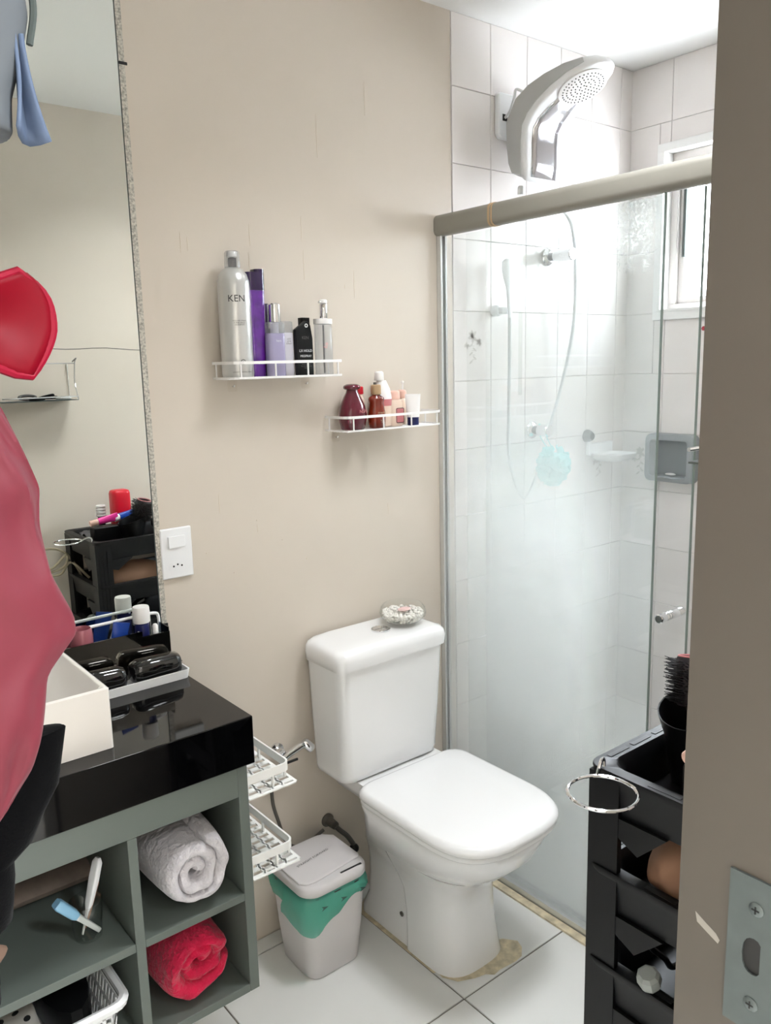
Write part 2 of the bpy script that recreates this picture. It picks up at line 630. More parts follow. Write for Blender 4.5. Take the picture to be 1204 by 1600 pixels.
for i in range(10):
    b, a = -PX * i, max(YF, -PX * (i + 1))
    for k in range(len(zrows) - 1):
        c, d = zrows[k], zrows[k + 1]
        if b <= WY0 or a >= WY1 or d <= WZ0 or c >= WZ1:
            t = tile(wr, a, b, c, d, 'right', 'tile')
            if t and (i, k) in ((0, 6), (4, 6)):
                deco.append((t, 'right'))
            continue
        if b > WY1:
            tile(wr, WY1, b, c, d, 'right', 'tile')
        if a < WY0:
            tile(wr, a, WY0, c, d, 'right', 'tile')
        aa, bb = max(a, WY0), min(b, WY1)
        if c < WZ0:
            tile(wr, aa, bb, c, WZ0, 'right', 'tile')
        if d > WZ1:
            tile(wr, aa, bb, WZ1, d, 'right', 'tile')


def flower_mb(seed):
    rnd = random.Random(seed)
    mb = MB()

    def petal(cx, cz, ang, ln, wd):
        pts = []
        for k in range(10):
            t = 2 * pi * k / 10
            px, pz = ln / 2 + ln / 2 * cos(t), wd / 2 * sin(t)
            pts.append((cx + px * cos(ang) - pz * sin(ang), 0, cz + px * sin(ang) + pz * cos(ang)))
        mb.add(pts, [tuple(range(10))])
    for (cx, cz, s) in ((0.0, 0.028, 1.0), (0.026, 0.012, 0.62), (-0.024, 0.002, 0.55)):
        for k in range(6):
            petal(cx, cz, 2 * pi * k / 6 + rnd.random(), 0.020 * s, 0.010 * s)
    for k in range(5):
        petal(0.001 * k, 0.015 - 0.013 * k, pi / 2 + 3.1, 0.002, 0.014)
        petal(0, 0.008 - 0.012 * k, (-.6 if k % 2 else pi + .6), 0.018, 0.006)
    return mb


for n, (t, pl) in enumerate(deco):
    mb = flower_mb(n % 2)
    c = ORG[t.name]
    if pl == 'back':
        mb.xf(Matrix.Translation(c + Vector((0, -0.0043, 0))))
    else:
        mb.xf(Matrix.Translation(c + Vector((-0.0043, 0, 0))) @ Matrix.Rotation(radians(-90), 4, 'Z'))
    obj('flower_print', mb, 'flower', t, smooth=False)
struct('wall_left', MB().box(XL - .1, XL, YF, 0, -0.1, H + .1), 'beige')
wf = struct('wall_front', MB().box(DXR, XR, YF - .15, YF, -0.1, H + .1).box(XL - .1, DXL, YF - .15, YF, -0.1, H + .1).box(DXL, DXR, YF - .15, YF, DH, H + .1), 'beige')
obj('crack', MB().tube([(-.10 - .05 * k, YF + .0002, 1.575 + .0035 * sin(k * 1.1) + .001 * k) for k in range(14)], 0.0012, 4), 'greyprint', wf)
dr_ = MB()
rnd = random.Random(11)
for (x, z, l) in ((-.775, 1.80, .045), (-.758, 1.79, .03), (-.60, 1.83, .05), (-.605, 1.765, .035), (-.455, 1.86, .06), (-.452, 1.78, .07), (-.30, 1.74, .07), (-.33, 1.705, .012), (-.40, 2.10, .10), (-.72, 1.21, .05), (-.62, 1.12, .02), (-.25, 2.2, .08), (-.205, 1.12, .03)):
    dr_.tube([(x + .001 * rnd.random(), -.0002, z - l * k / 4) for k in range(5)], [.0004, .0008, .0008, .0008, .0004], 6)
for (x, z) in ((-.83 + .07 * k, 1.13 - .06 * (k % 3)) for k in range(6)):
    dr_.ball((x, -.0004, z), .0016, 6, 4)
obj('paint_drips', dr_, 'drip', wb)
struct('ceiling', MB().box(XL - .1, XR + .1, YF - .15, 0.1, H, H + .1), 'ceiling')
# bedroom passage the camera stands in
struct('floor_hall', MB().box(-2.7, -.3, -3.6, YF - .15, -0.1, 0), 'floortile')
struct('ceiling_hall', MB().box(-2.7, -.3, -3.6, YF - .15, H, H + .1), 'ceiling')
struct('wall_hall_back', MB().box(-2.7, -.3, -3.7, -3.6, -0.1, H + .1), 'hallpaint')
struct('wall_hall_left', MB().box(-2.8, -2.7, -3.7, YF - .15, -0.1, H + .1), 'hallpaint')
struct('wall_hall_right', MB().box(-.3, -.2, -3.7, YF - .15, -0.1, H + .1), 'hallpaint')

# doorway: jamb with strike plate, open leaf
door = struct('door_1', loc=(DXL, YF, 0))
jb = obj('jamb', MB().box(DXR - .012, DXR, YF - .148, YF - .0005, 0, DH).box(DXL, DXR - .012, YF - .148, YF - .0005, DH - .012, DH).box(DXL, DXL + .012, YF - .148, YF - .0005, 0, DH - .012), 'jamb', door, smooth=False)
JX = DXR - .012
px = JX - .0025
pl = MB()
# strike plate with a D-shaped latch hole: ring of quads between outline and hole
py, pz, hw, hh = -1.4655, 1.000, 0.0135, 0.0
PYC = -1.468
plz0, plz1 = 0.905, 1.105
hole = []
for k in range(16):
    a = 2 * pi * k / 16
    yy = 0.0085 * max(-0.62, cos(a))
    hole.append((PYC - 0.001 + yy * 1.1, 1.0245 + 0.0165 * (abs(sin(a)) ** 0.75) * (1 if sin(a) >= 0 else -1)))
outer = []
for k in range(16):
    a = 2 * pi * k / 16
    c, s_ = cos(a), sin(a)
    m_ = max(abs(c) / 0.0215, abs(s_) / 0.1)
    outer.append((PYC + c / m_, 1.005 + s_ / m_))
outer = []
for k in range(16):
    u = k / 4
    corners = [(0.0215, 0.0), (0.0215, 0.1), (-0.0215, 0.1), (-0.0215, -0.1), (0.0215, -0.1), (0.0215, 0.0)]
    seq = [(1, 0), (1, .5), (1, 1), (.4, 1), (0, 1), (-.4, 1), (-1, 1), (-1, .5), (-1, 0), (-1, -.5), (-1, -1), (-.4, -1), (0, -1), (.4, -1), (1, -1), (1, -.5)]
    outer.append((PYC + 0.0215 * seq[k][0], 1.0245 + 0.069 * seq[k][1]))
ringF = [[(px, a, b) for a, b in outer], [(px, a, b) for a, b in hole]]
pl.loft(ringF, False, False)
pl.loft([[(px, a, b) for a, b in outer], [(JX, a, b) for a, b in outer]], False, False)
pl.loft([[(px, a, b) for a, b in hole], [(JX - .0002, a, b) for a, b in hole]], False, False)
plate = obj('strike_plate', pl, 'steel', door, smooth=False)
obj('latch_hole', MB().prism([(a, b) for a, b in hole], 'x', JX - .0004, JX), 'darkmetal', plate, smooth=False)
for zz in (1.0675, 0.9815):
    sc = obj('screw', MB().lathe([(0.0062, 0), (0.0062, .0006), (0.0045, .0016)], (0, 0, 0), 16).xf(Matrix.Translation((px, PYC - .0015, zz)) @ Matrix.Rotation(radians(-90), 4, 'Y')), 'steel', door)
    obj('cross_slot', MB().box(px - .0020, px - .0015, PYC - .0021, PYC - .0009, zz - .0032, zz + .0032).box(px - .0020, px - .0015, PYC - .0047, PYC + .0017, zz - .0006, zz + .0006), 'darkmetal', sc, smooth=False)
obj('paint_chip', MB().add([(JX - .0003, y_, z_) for y_, z_ in ((-1.4165, 1.036), (-1.4185, 1.027), (-1.427, 1.0225), (-1.438, 1.017), (-1.4395, 1.021), (-1.436, 1.0255), (-1.427, 1.0300))], [tuple(range(7))]), 'chip', door, smooth=False)
# leaf opened into the room, hinged on the left jamb
LA = radians(77)
leafM = Matrix.Translation((DXL + .016, YF + .02, 0)) @ Matrix.Rotation(LA, 4, 'Z')
leaf = obj('leaf', MB().box(0, .70, 0, .035, .01, 2.09).xf(leafM), 'doorpaint', door, bevel=.002)

# window in the shower wall
win = struct('window_1', loc=(XR, -0.436, 1.9))
X = XR
fr = MB()
def frame_boxes(mb, xa, xb, ya, yb, za, zb, w):
    mb.box(xa, xb, ya, yb, zb - w, zb)
    mb.box(xa, xb, ya, yb, za, za + w)
    mb.box(xa, xb, ya, ya + w, za + w, zb - w)
    mb.box(xa, xb, yb - w, yb, za + w, zb - w)
    return mb
obj('window_surround', frame_boxes(MB(), X - .014, X + .13, WY0, WY1, WZ0, WZ1, .026), 'winwhite', win, smooth=False, bevel=.002)
obj('window_frame', frame_boxes(MB(), X + .035, X + .085, WY0 + .026, WY1 - .026, WZ0 + .026, WZ1 - .026, .026), 'winframe', win, smooth=False, bevel=.002)
obj('window_sill', MB().box(X - .016, X + .035, WY0 + .02, WY1 - .026, WZ0 + .0262, WZ0 + .034), 'winwhite', win, smooth=False)
for k, (ya, yb, xa) in enumerate(((-.43, -.1645, X + .048), (-.7075, -.41, X + .066))):
    sash = obj('sash', frame_boxes(MB(), xa, xa + .016, ya, yb, WZ0 + .0525, WZ1 - .0525, .020), 'winframe', win, smooth=False, bevel=.0015)
    obj('pane', MB().box(xa + .006, xa + .010, ya + .018, yb - .018, WZ0 + .070, WZ1 - .070), 'frostedpane', sash, smooth=False)
obj('sash_stay', MB().box(X + .03, X + .046, -.196, -.186, WZ0 + .2, WZ1 - .06), 'darkseam', win, smooth=False)

# stained cement left on the floor round the toilet foot and along the shower kerb
obj('cement_patch', MB().add([(x, y, .0012) for x, y in ((-.395, -.36), (-.405, -.42), (-.385, -.455), (-.345, -.474), (-.315, -.482), (-.30, -.497), (-.277, -.494), (-.225, -.5), (-.20, -.497), (-.175, -.475), (-.166, -.452), (-.19, -.42))], [tuple(range(12))]), 'cement', floor, smooth=False)
obj('cement_line', MB().add([(-.395, -.40, .0010), (-.412, -.395, .0010), (-.413, -.08, .0010), (-.30, -.01, .0010), (-.28, -.1, .001)], [tuple(range(5))]), 'cement', floor, smooth=False)

# ------------------------------------------------------------------ shower enclosure
enc = thing('shower_enclosure', 'glass shower enclosure with hazy panels under a cream aluminium rail', 'shower enclosure', (0, -.7, 0))
rail = obj('rail', MB().prism([(x, z) for x, z in rrect(0.0, 1.872, .021, .028, .016)], 'y', YF + .001, -.0005), 'railpaint', enc)
obj('clamp_ring', MB().prism([(x, z) for x, z in rrect(0.0, 1.872, .0225, .0292, .016)], 'y', -.212, -.206).prism([(x, z) for x, z in rrect(0.0, 1.872, .0225, .0292, .016)], 'y', -.221, -.217), 'tan', enc)
obj('wall_profile', MB().box(-.012, -.0045, -.018, -.001, .02, 1.845).box(.0055, .012, -.018, -.001, .02, 1.845), 'profile', enc, bevel=.001)
obj('bottom_track', MB().box(-.022, .022, YF + .001, -.002, .0005, .012).box(-.024, -.020, YF + .001, -.002, .012, .026).box(.020, .024, YF + .001, -.002, .012, .022), 'profile', enc, bevel=.001)
obj('stained_kerb', MB().box(-.048, -.0245, YF + .001, -.002, .0003, .006), 'cement', enc)
fixed = obj('fixed_panel', MB().box(-.004, .004, -.706, -.006, .014, 1.846), 'showerglass', enc, smooth=False)
obj('panel_edge', MB().box(-.0042, .0042, -.7075, -.7063, .014, 1.845), 'glassedge', fixed, smooth=False)
obj('soap_film', MB().box(.0044, .0048, -.70, -.012, .02, 1.84), 'showerglass', fixed, smooth=False)
obj('soap_film', MB().box(.0052, .0056, -.70, -.10, .02, 1.84), 'showerglass', fixed, smooth=False)
sl = obj('sliding_panel', MB().box(.008, .016, -.79, -.17, .014, 1.844), 'showerglass', enc, smooth=False)
obj('panel_edge', MB().box(.0078, .0162, -.7915, -.7903, .014, 1.844), 'glassedge', sl, smooth=False)
obj('knob', MB().lathe([(.0085, -.052), (.0105, -.050), (.0105, -.030), (.009, -.028), (.0105, -.026), (.0105, -.018), (.0085, -.016), (.0105, -.013), (.0105, -.004), (.0105, .004), (.0105, .02), (.009, .022), (.0105, .026), (.0105, .042), (.0085, .044)], (0, 0, 0), 20).xf(Matrix.Translation((.012, -.752, .925)) @ Matrix.Rotation(radians(90), 4, 'Y')), 'chrome', sl)

# ------------------------------------------------------------------ mirror
mir = thing('mirror', 'tall frameless wall mirror with a worn silver edge strip', 'mirror', (-1.38, -.003, .86))
obj('mirror_glass', MB().box(-1.88, -.887, -.006, -.0004, .862, 2.425), 'mirror', mir, smooth=False)
obj('edge_strip', MB().box(-.8865, -.874, -.0065, -.0004, .862, 2.425), 'mirroredge', mir, smooth=False)
obj('dark_edge', MB().box(-.8885, -.8865, -.0068, -.0004, .862, 2.425), 'darkseam', mir, smooth=False)
obj('clip', MB().box(-.889, -.872, -.010, -.0066, .905, .925), 'blackplastic', mir, bevel=.001)
obj('clip', MB().box(-.887, -.869, -.009, -.0066, 2.118, 2.124), 'darkmetal', mir, bevel=.001)

# switch and socket plate
sw = thing('socket_plate', 'white wall plate with light switch above a three pin socket', 'switch', (-.8375, 0, 1.085))
P0 = MB().prism(rrect(-.8375, 1.085, .0385, .0590, .003), 'y', -.009, -.0005)
obj('plate', P0, 'plastic', sw, bevel=.003)
obj('switch_key', MB().add([(-.8585, -.0092, 1.0985), (-.8165, -.0092, 1.0985), (-.8165, -.0092, 1.1255), (-.8585, -.0092, 1.1255), (-.8585, -.0155, 1.0985), (-.8165, -.0110, 1.0985), (-.8165, -.0110, 1.1255), (-.8585, -.0155, 1.1255)],
    [(4, 5, 6, 7), (0, 1, 5, 4), (1, 2, 6, 5), (2, 3, 7, 6), (3, 0, 4, 7)]), 'plastic', sw, bevel=.001)
so = obj('socket', MB().prism([(-.8385 + .0225 * cos(a) if abs(cos(a)) > .99 else -.8385 + .0225 * cos(a), 1.055 + .0105 * max(-.9, min(.9, 1.6 * sin(a)))) for a in [2 * pi * k / 20 for k in range(20)]], 'y', -.0100, -.0092), 'plastic', sw)
for dx, dz in ((-.010, 0), (0, .0035), (.010, 0)):
    obj('pin_hole', MB().lathe([(.0022, 0), (.0022, .0006)], (0, 0, 0), 10).xf(Matrix.Translation((-.8385 + dx, -.0101, 1.055 + dz)) @ Matrix.Rotation(radians(90), 4, 'X')), 'darkmetal', so)

# ------------------------------------------------------------------ vanity
ZC = 0.84
ctop = obj('countertop', MB().box(-1.895, -.889, -.42, -.0005, ZC - .098, ZC), 'granite', bevel=.002)
tag(ctop, 'thick polished black granite countertop over the grey-green cabinet', 'countertop')
cab = thing('vanity_cabinet', 'grey-green open vanity cabinet with towel cubbies under black counter', 'cabinet', (-1.38, -.2, .25))
CF = -.415
CT = ZC - .0985
def bx(n, *a):
    return obj(n, MB().box(*a), 'cabinet', cab, bevel=.0012, smooth=False)
bx('right_panel', -.926, -.905, CF, -.002, .25, CT)
bx('divider', -1.150, -1.132, CF, -.02, .268, .6795)
bx('top_rail', -1.87, -.9265, CF, CF + .018, .680, CT)
bx('shelf', -1.1315, -.9265, CF, -.02, .456, .472)
bx('shelf', -1.87, -1.1505, CF, -.02, .456, .473)
bx('bottom_board', -1.87, -.9265, CF, -.002, .25, .2675)
bx('back_panel', -1.87, -.9265, -.0195, -.003, .268, CT)
bx('left_panel', -1.89, -1.8705, CF, -.002, .25, CT)

# vessel basin
bas = thing('vessel_basin', 'rectangular off-white vessel basin standing on the black counter', 'basin', (-1.40, -.235, ZC))
def rr4(x0, x1, y0, y1, r, z):
    return ring3(rrect((x0 + x1) / 2, (y0 + y1) / 2, (x1 - x0) / 2, (y1 - y0) / 2, r, 4), z)
b_ = MB().loft([rr4(-1.62, -1.142, -.372, -.100, .006, ZC + .0005), rr4(-1.622, -1.1425, -.374, -.098, .006, ZC + .112), rr4(-1.618, -1.1465, -.370, -.102, .006, ZC + .115),
                rr4(-1.612, -1.153, -.364, -.108, .012, ZC + .112), rr4(-1.56, -1.195, -.325, -.145, .03, ZC + .045), rr4(-1.50, -1.25, -.29, -.18, .03, ZC + .030)])
obj('bowl', b_, 'porc_dim', bas, angle=50)
obj('drain', MB().lathe([(.02, 0), (.02, .003), (.012, .004)], (-1.38, -.235, ZC + .031), 20), 'chrome', bas)

# tray and what stands on it
tr = thing('white_tray', 'shallow white tray on the black counter beneath the mirror', 'tray', (-1.02, -.09, ZC))
t_ = MB().loft([rr4(-1.17, -.893, -.153, -.022, .010, ZC + .0005), rr4(-1.172, -.890, -.156, -.020, .010, ZC + .020), rr4(-1.169, -.893, -.153, -.023, .008, ZC + .020), rr4(-1.167, -.896, -.150, -.026, .008, ZC + .004)])
t_.v = [p if not (p.x < -1.138 and p.y < -.096) else Vector((max(p.x, -1.1395), p.y, p.z)) for p in t_.v]
obj('tray_body', t_, 'plastic', tr, angle=30)


def glasses_case(x0, x1, yc, z, tilt, label):
    n = 18
    rings = []
    L = x1 - x0
    prof = [(0, .12), (.01, .62), (.05, .86), (.16, 1.0), (.5, .98), (.84, 1.0), (.95, .88), (.99, .62), (1, .12)]
    for t, s in prof:
        rings.append([(x0 + L * t, yc + .0255 * s * (abs(cos(2 * pi * k / n)) ** .65) * (1 if cos(2 * pi * k / n) >= 0 else -1), z + .0260 + .0257 * s * (1 + .05 * sin(6 * t)) * (abs(sin(2 * pi * k / n)) ** .7) * (1 if sin(2 * pi * k / n) >= 0 else -1)) for k in range(n)])
    mb = MB().loft(rings)
    c = Vector(((x0 + x1) / 2, yc, z))
    mb.xf(Matrix.Translation(c) @ Matrix.Rotation(tilt, 4, 'Z') @ Matrix.Translation(-c))
    root = thing('glasses_case', label, 'case', c)
    body = obj('case_body', mb, 'blackgloss', root, angle=60)
    seam = MB().tube([(x0 + .002 + (L - .004) * (k / 20), yc - .0258 * (1 if .06 < k / 20 < .94 else .75), z + .031 + .0015 * sin(k * .7)) for k in range(21)], .0009, 6)
    seam.xf(Matrix.Translation(c) @ Matrix.Rotation(tilt, 4, 'Z') @ Matrix.Translation(-c))
    obj('zip_seam', seam, 'blackplastic', root)
    return root


glasses_case(-1.012, -.900, -.122, ZC + .0045, radians(2), 'glossy black glasses case at the open right end of the white tray')
glasses_case(-1.130, -1.024, -.124, ZC + .0045, radians(-1), 'glossy black glasses case partly hidden behind the basin rim')
og = thing('acrylic_organizer', 'glossy black acrylic organizer box filled with tubes, against the mirror', 'organizer', (-1.02, -.05, ZC))
OX0, OX1, OY0, OY1, OZ = -1.145, -.903, -.088, -.030, ZC + .0045
obj('front_panel', MB().box(OX0, -.965, OY0, OY0 + .003, OZ, OZ + .100), 'acryl', og, smooth=False)
obj('smoky_panel', MB().box(-.9648, OX1, OY0, OY0 + .003, OZ, OZ + .088), 'acryl', og, smooth=False)
obj('side_panel', MB().box(OX1 - .003, OX1, OY0 + .0031, OY1, OZ, OZ + .097), 'smoke', og, smooth=False)
obj('side_panel', MB().box(OX0, OX0 + .003, OY0 + .0031, OY1, OZ, OZ + .097), 'acryl', og, smooth=False)
obj('base_panel', MB().box(OX0 + .0031, OX1 - .0031, OY0 + .0031, OY1, OZ, OZ + .003), 'acryl', og, smooth=False)
obj('rail', MB().tube(smooth_path([(-1.15, -.034, ZC + .122), (-1.04, -.034, ZC + .123), (-.94, -.034, ZC + .124), (-.913, -.034, ZC + .123), (-.905, -.034, ZC + .115), (-.904, -.034, ZC + .085), (-.904, -.034, ZC + .012)], 5), .0036, 8), 'plastic', og)
OZ += .0032
# things in the organizer
b = thing('white_capped_bottle', 'small navy bottle with a broad white cap in the black organizer', 'bottle', (-.953, -.055, OZ))
obj('body', MB().lathe([(.014, 0), (.0155, .004), (.0155, .105), (.012, .109)], (-.953, -.058, OZ), 20), 'navy', b)
obj('cap', MB().lathe([(.0175, .109), (.0182, .111), (.0182, .141), (.017, .1445)], (-.953, -.058, OZ), 24), 'milky', b)
b = thing('hair_ring_pot', 'round mauve pot with a dark open top in the organizer', 'pot', (-1.085, -.058, OZ))
obj('pot_wall', MB().lathe([(.014, 0), (.020, .025), (.0235, .075), (.0232, .088), (.0218, .100), (.0200, .103), (.0184, .099), (.0178, .07)], (-1.086, -.061, OZ + .022), 24), 'mauve', b)
obj('inside', MB().lathe([(.0176, .069), (.0176, .0705)], (-1.086, -.061, OZ + .022), 20), 'blackplastic', b)


def squeeze_tube(name, x, y, z, w, h, m, capm, label, cat='tube', tilt=0.0, caph=.018, flip=False, thick=.30, group=None, rotz=0.0):
    """squeeze tube: flat crimp at one end, round shoulder and cap at the other"""
    root = thing(name, label, cat, (x, y, z), group)
    n = 20
    mm = Matrix.Translation((x, y, z)) @ Matrix.Rotation(rotz, 4, 'Z') @ Matrix.Rotation(tilt, 4, 'Y')
    if flip:
        mm = mm @ Matrix.Translation((0, 0, h)) @ Matrix.Rotation(pi, 4, 'X')
    rr = w * .40
    rings = []
    for t in (0, .15, .4, .7, .92, 1.0):
        zz = caph + (h - caph) * t
        sx = rr + (w / 2 - rr) * t
        sy = rr * (1 - t) + .0012 * t
        rings.append([(sx * cos(2 * pi * k / n), sy * sin(2 * pi * k / n), zz) for k in range(n)])
    obj('tube_body', MB().loft(rings).xf(mm), m, root)
    obj('cap', MB().lathe([(rr * .86, 0), (rr * .92, .001), (rr * .92, caph - .0012), (rr * .8, caph)], (0, 0, 0), n).xf(mm), capm, root)
    return root


t1 = squeeze_tube('blue_tube', -1.025, -.058, OZ + .006, .038, .115, 'blue', 'milky', 'royal blue squeeze tube leaning in the organizer beside the mauve pot', tilt=radians(14))
t2 = squeeze_tube('white_blue_tube', -.992, -.070, OZ + .008, .026, .088, 'milky', 'navy', 'small white squeeze tube with blue cap, in front of royal blue tube', tilt=radians(24))
b = thing('lip_balm', 'slim white stick beside the white capped bottle', 'stick', (-.928, -.06, OZ))
obj('body', MB().lathe([(.0062, 0), (.0062, .07)], (-.926, -.064, OZ), 14), 'navy', b)
obj('cap', MB().lathe([(.0066, .0702), (.0066, .096), (.004, .1)], (-.926, -.064, OZ), 14), 'milky', b)

# ------------------------------------------------------------------ cubby contents
def towel_roll(name, cx, y0_, y1_, cz, R0, turns, th, m, label, seed, sx=1.0, sz=1.0, a0=0.0, lump=.006, tail=False, sh=0.0):
    root = thing(name, label, 'towel', (cx, (y0_ + y1_) / 2, cz - R0 * sz))
    steps = int(turns * 30)
    rings = []
    n = 14
    for i in range(steps + 1):
        t = i / steps
        a = a0 + turns * 2 * pi * t
        r = .010 + (R0 - th * .5 - .010) * t
        c_, s_ = cos(a), sin(a)
        w = th * .53 * (1.0 if 0 < i < steps else .5)
        ring = []
        for k in range(n):
            q = 2 * pi * k / n
            u = (abs(cos(q)) ** .6) * (1 if cos(q) >= 0 else -1)
            v = (abs(sin(q)) ** .6) * (1 if sin(q) >= 0 else -1)
            yy = (y0_ + y1_) / 2 + v * (y1_ - y0_) / 2
            rr = r + u * w
            x, z = rr * c_, rr * s_
            nz = noise.noise(Vector((x * 26 + seed, yy * 26, z * 26)))
            nz2 = noise.noise(Vector((x * 60, yy * 60 + seed, z * 60)))
            d = lump * (nz + .45 * nz2)
            ring.append((cx + (x + d * c_) * sx + sh * z, yy - d * 1.6 * (1 if v < 0 else 0) - (.016 * (1 - t) if v < -.5 else 0) * (-1), cz + (z + d * s_) * sz))
        rings.append(ring)
    if tail:
        pass
    obj('rolled_cloth', MB().loft(rings), m, root, angle=80, sub=1)
    return root


towel_roll('rolled_towel', -1.022, -.425, -.10, .558, .084, 2.25, .036, 'whitetowel', 'thick white plush towel rolled up in upper cubby', 3, sx=.98, a0=radians(-20), lump=.010)
towel_roll('rolled_towel', -1.020, -.405, -.08, .351, .081, 2.1, .037, 'redtowel', 'crimson red plush towel rolled up in lower cubby', 9, sx=1.06, sz=.92, a0=radians(-40), lump=.012, sh=.25)
gt = obj('folded_towel', MB().loft([[(-1.50 + .36 * t, -.14 + .055 * cos(2 * pi * k / 12), .552 + .026 * sin(2 * pi * k / 12) * (.8 if t in (0, 1) else 1)) for k in range(12)] for t in (0, .04, .5, .96, 1)]).xf(Matrix.Translation((.02, 0, .002))), 'greytowel')
gt.location.z = .5012
tag(gt, 'greyish brown rolled cloth at the back of left cubby', 'towel')
# glass tumbler with thermometer
GX, GY, GZ = -1.208, -.335, .474
cup = thing('glass_tumbler', 'small clear glass tumbler on the left cubby shelf', 'tumbler', (GX, GY, GZ))
obj('glass_wall', MB().lathe([(.0005, .0003), (.024, .0003), (.0245, .003), (.030, .072), (.0285, .072), (.0235, .006), (.0005, .006)], (GX, GY, GZ), 28), 'clear', cup)
def rot_to(p, q):
    p, q = Vector(p), Vector(q)
    d = (q - p).normalized()
    return Matrix.Translation(p) @ d.to_track_quat('Z', 'Y').to_matrix().to_4x4(), (q - p).length
th = thing('thermometer', 'white digital thermometer standing in the glass tumbler', 'thermometer', (GX, GY, GZ + .008))
mm, ln = rot_to((GX - .012, GY - .004, GZ + .010), (GX + .033, GY + .01, GZ + .140))
obj('body', MB().loft([[(a * s, b * s * .55, z) for a, b in rrect(0, 0, .0105, .0105, .005)] for z, s in ((0, .18), (.04, .3), (.055, .75), (.1, 1), (ln - .008, .95), (ln, .5))]).xf(mm), 'plastic', th)
obj('display', MB().box(-.0058, .0058, -.0072, -.0056, ln - .062, ln - .034).xf(mm), 'ink', th)
obj('button', MB().lathe([(.003, 0), (.003, .0012)], (0, 0, 0), 10).xf(mm @ Matrix.Translation((0, -.0058, ln - .078)) @ Matrix.Rotation(radians(90), 4, 'X')), 'showerside', th)
tb = thing('travel_toothbrush', 'pale blue capped brush leaning in the glass tumbler', 'brush', (GX, GY, GZ + .01))
mm, ln = rot_to((GX + .016, GY - .012, GZ + .0105), (GX - .055, GY - .016, GZ + .100))
obj('handle', MB().loft([[(a * s, b * s, z) for a, b in rrect(0, 0, .006, .006, .003)] for z, s in ((0, .7), (.05, .9), (.06, 1))]).xf(mm), 'plastic', tb)
obj('cap', MB().loft([[(a * s, b * s, z) for a, b in rrect(0, 0, .008, .008, .004)] for z, s in ((.0605, .85), (.068, 1.1), (ln - .006, 1.2), (ln, 1.0))]).xf(mm), 'skyblue', tb)
st = thing('wooden_stick', 'short brown wooden stick behind the thermometer in the tumbler', 'stick', (GX, GY, GZ + .01))
mm, ln = rot_to((GX - .002, GY + .012, GZ + .010), (GX + .032, GY + .02, GZ + .095))
obj('stick_body', MB().loft([[(a * s, b * s, z) for a, b in rrect(0, 0, .005, .003, .0025)] for z, s in ((0, .6), (.05, 1), (ln - .01, 1.1), (ln, .4))]).xf(mm), 'brown', st)

# white laundry basket low down in the left cubby
bk = thing('storage_basket', 'white plastic storage basket with square holes in the lower left cubby', 'basket', (-1.36, -.25, .268))
BX0, BX1, BY0, BY1, BZ0, BZ1 = -1.58, -1.180, -.410, -.09, .2685, .375
obj('rim', MB().loft([rr4(BX0 - .012, BX1 + .012, BY0 - .012, BY1 + .012, .03, BZ1 - .012), rr4(BX0 - .014, BX1 + .014, BY0 - .014, BY1 + .014, .03, BZ1 - .002), rr4(BX0 - .008, BX1 + .008, BY0 - .008, BY1 + .008, .03, BZ1 + .003), rr4(BX0, BX1, BY0, BY1, .025, BZ1), rr4(BX0, BX1, BY0, BY1, .025, BZ1 - .012)], False, False), 'plastic', bk)
obj('base', MB().box(BX0 + .02, BX1 - .02, BY0 + .02, BY1 - .02, BZ0, BZ0 + .003), 'plastic', bk)
def grid_wall(mb, p00, p10, p01, nu, nv, fu, fv, t):
    """slatted wall: bars in both directions leaving square holes"""
    p00, p10, p01 = map(Vector, (p00, p10, p01))
    U, V = p10 - p00, p01 - p00
    nrm = U.cross(V).normalized() * t
    def bar(a0, a1, b0, b1):
        q = [p00 + U * a + V * b_ for a, b_ in ((a0, b0), (a1, b0), (a1, b1), (a0, b1))]
        mb.loft([q, [p + nrm for p in q]])
    for i in range(nu + 1):
        c = i / nu
        bar(max(0, c - fu / 2 / nu), min(1, c + fu / 2 / nu), 0, 1)
    for j in range(nv + 1):
        c = j / nv
        bar(0, 1, max(0, c - fv / 2 / nv), min(1, c + fv / 2 / nv))
gw = MB()
zb = BZ1 - .012
grid_wall(gw, (BX0 + .02, BY0 + .02, BZ0), (BX1 - .02, BY0 + .02, BZ0), (BX0 + .02, BY0 + .003, zb), 22, 6, .42, .34, .002)
obj('front_wall', gw, 'plastic', bk, smooth=False)
gw = MB()
grid_wall(gw, (BX1 - .02, BY0 + .02, BZ0), (BX1 - .02, BY1 - .02, BZ0), (BX1 - .003, BY0 + .02, zb), 18, 3, .5, .25, .002)
obj('right_wall', gw, 'plastic', bk, smooth=False)
gw = MB()
grid_wall(gw, (BX0 + .02, BY1 - .02, BZ0), (BX1 - .02, BY1 - .02, BZ0), (BX0 + .02, BY1 - .003, zb), 22, 3, .45, .3, .002)
obj('back_wall', gw, 'plastic', bk, smooth=False)
dc = thing('dotted_cloth', 'cream cloth with black dots lying in the white basket', 'cloth', (-1.40, -.25, .30))
def dz(x, y):
    return .338 + .016 * noise.noise(Vector((x * 16, y * 16, 0))) - .10 * max(0, x + 1.285)
n = 16
v = [(-1.54 + .235 * i / n, -.375 + .24 * j / n, dz(-1.54 + .235 * i / n, -.375 + .24 * j / n)) for j in range(n + 1) for i in range(n + 1)]
obj('cloth', MB().add(v, [(j * (n + 1) + i, j * (n + 1) + i + 1, (j + 1) * (n + 1) + i + 1, (j + 1) * (n + 1) + i) for j in range(n) for i in range(n)]), 'dots_base', dc, solid=.004)
dm = MB()
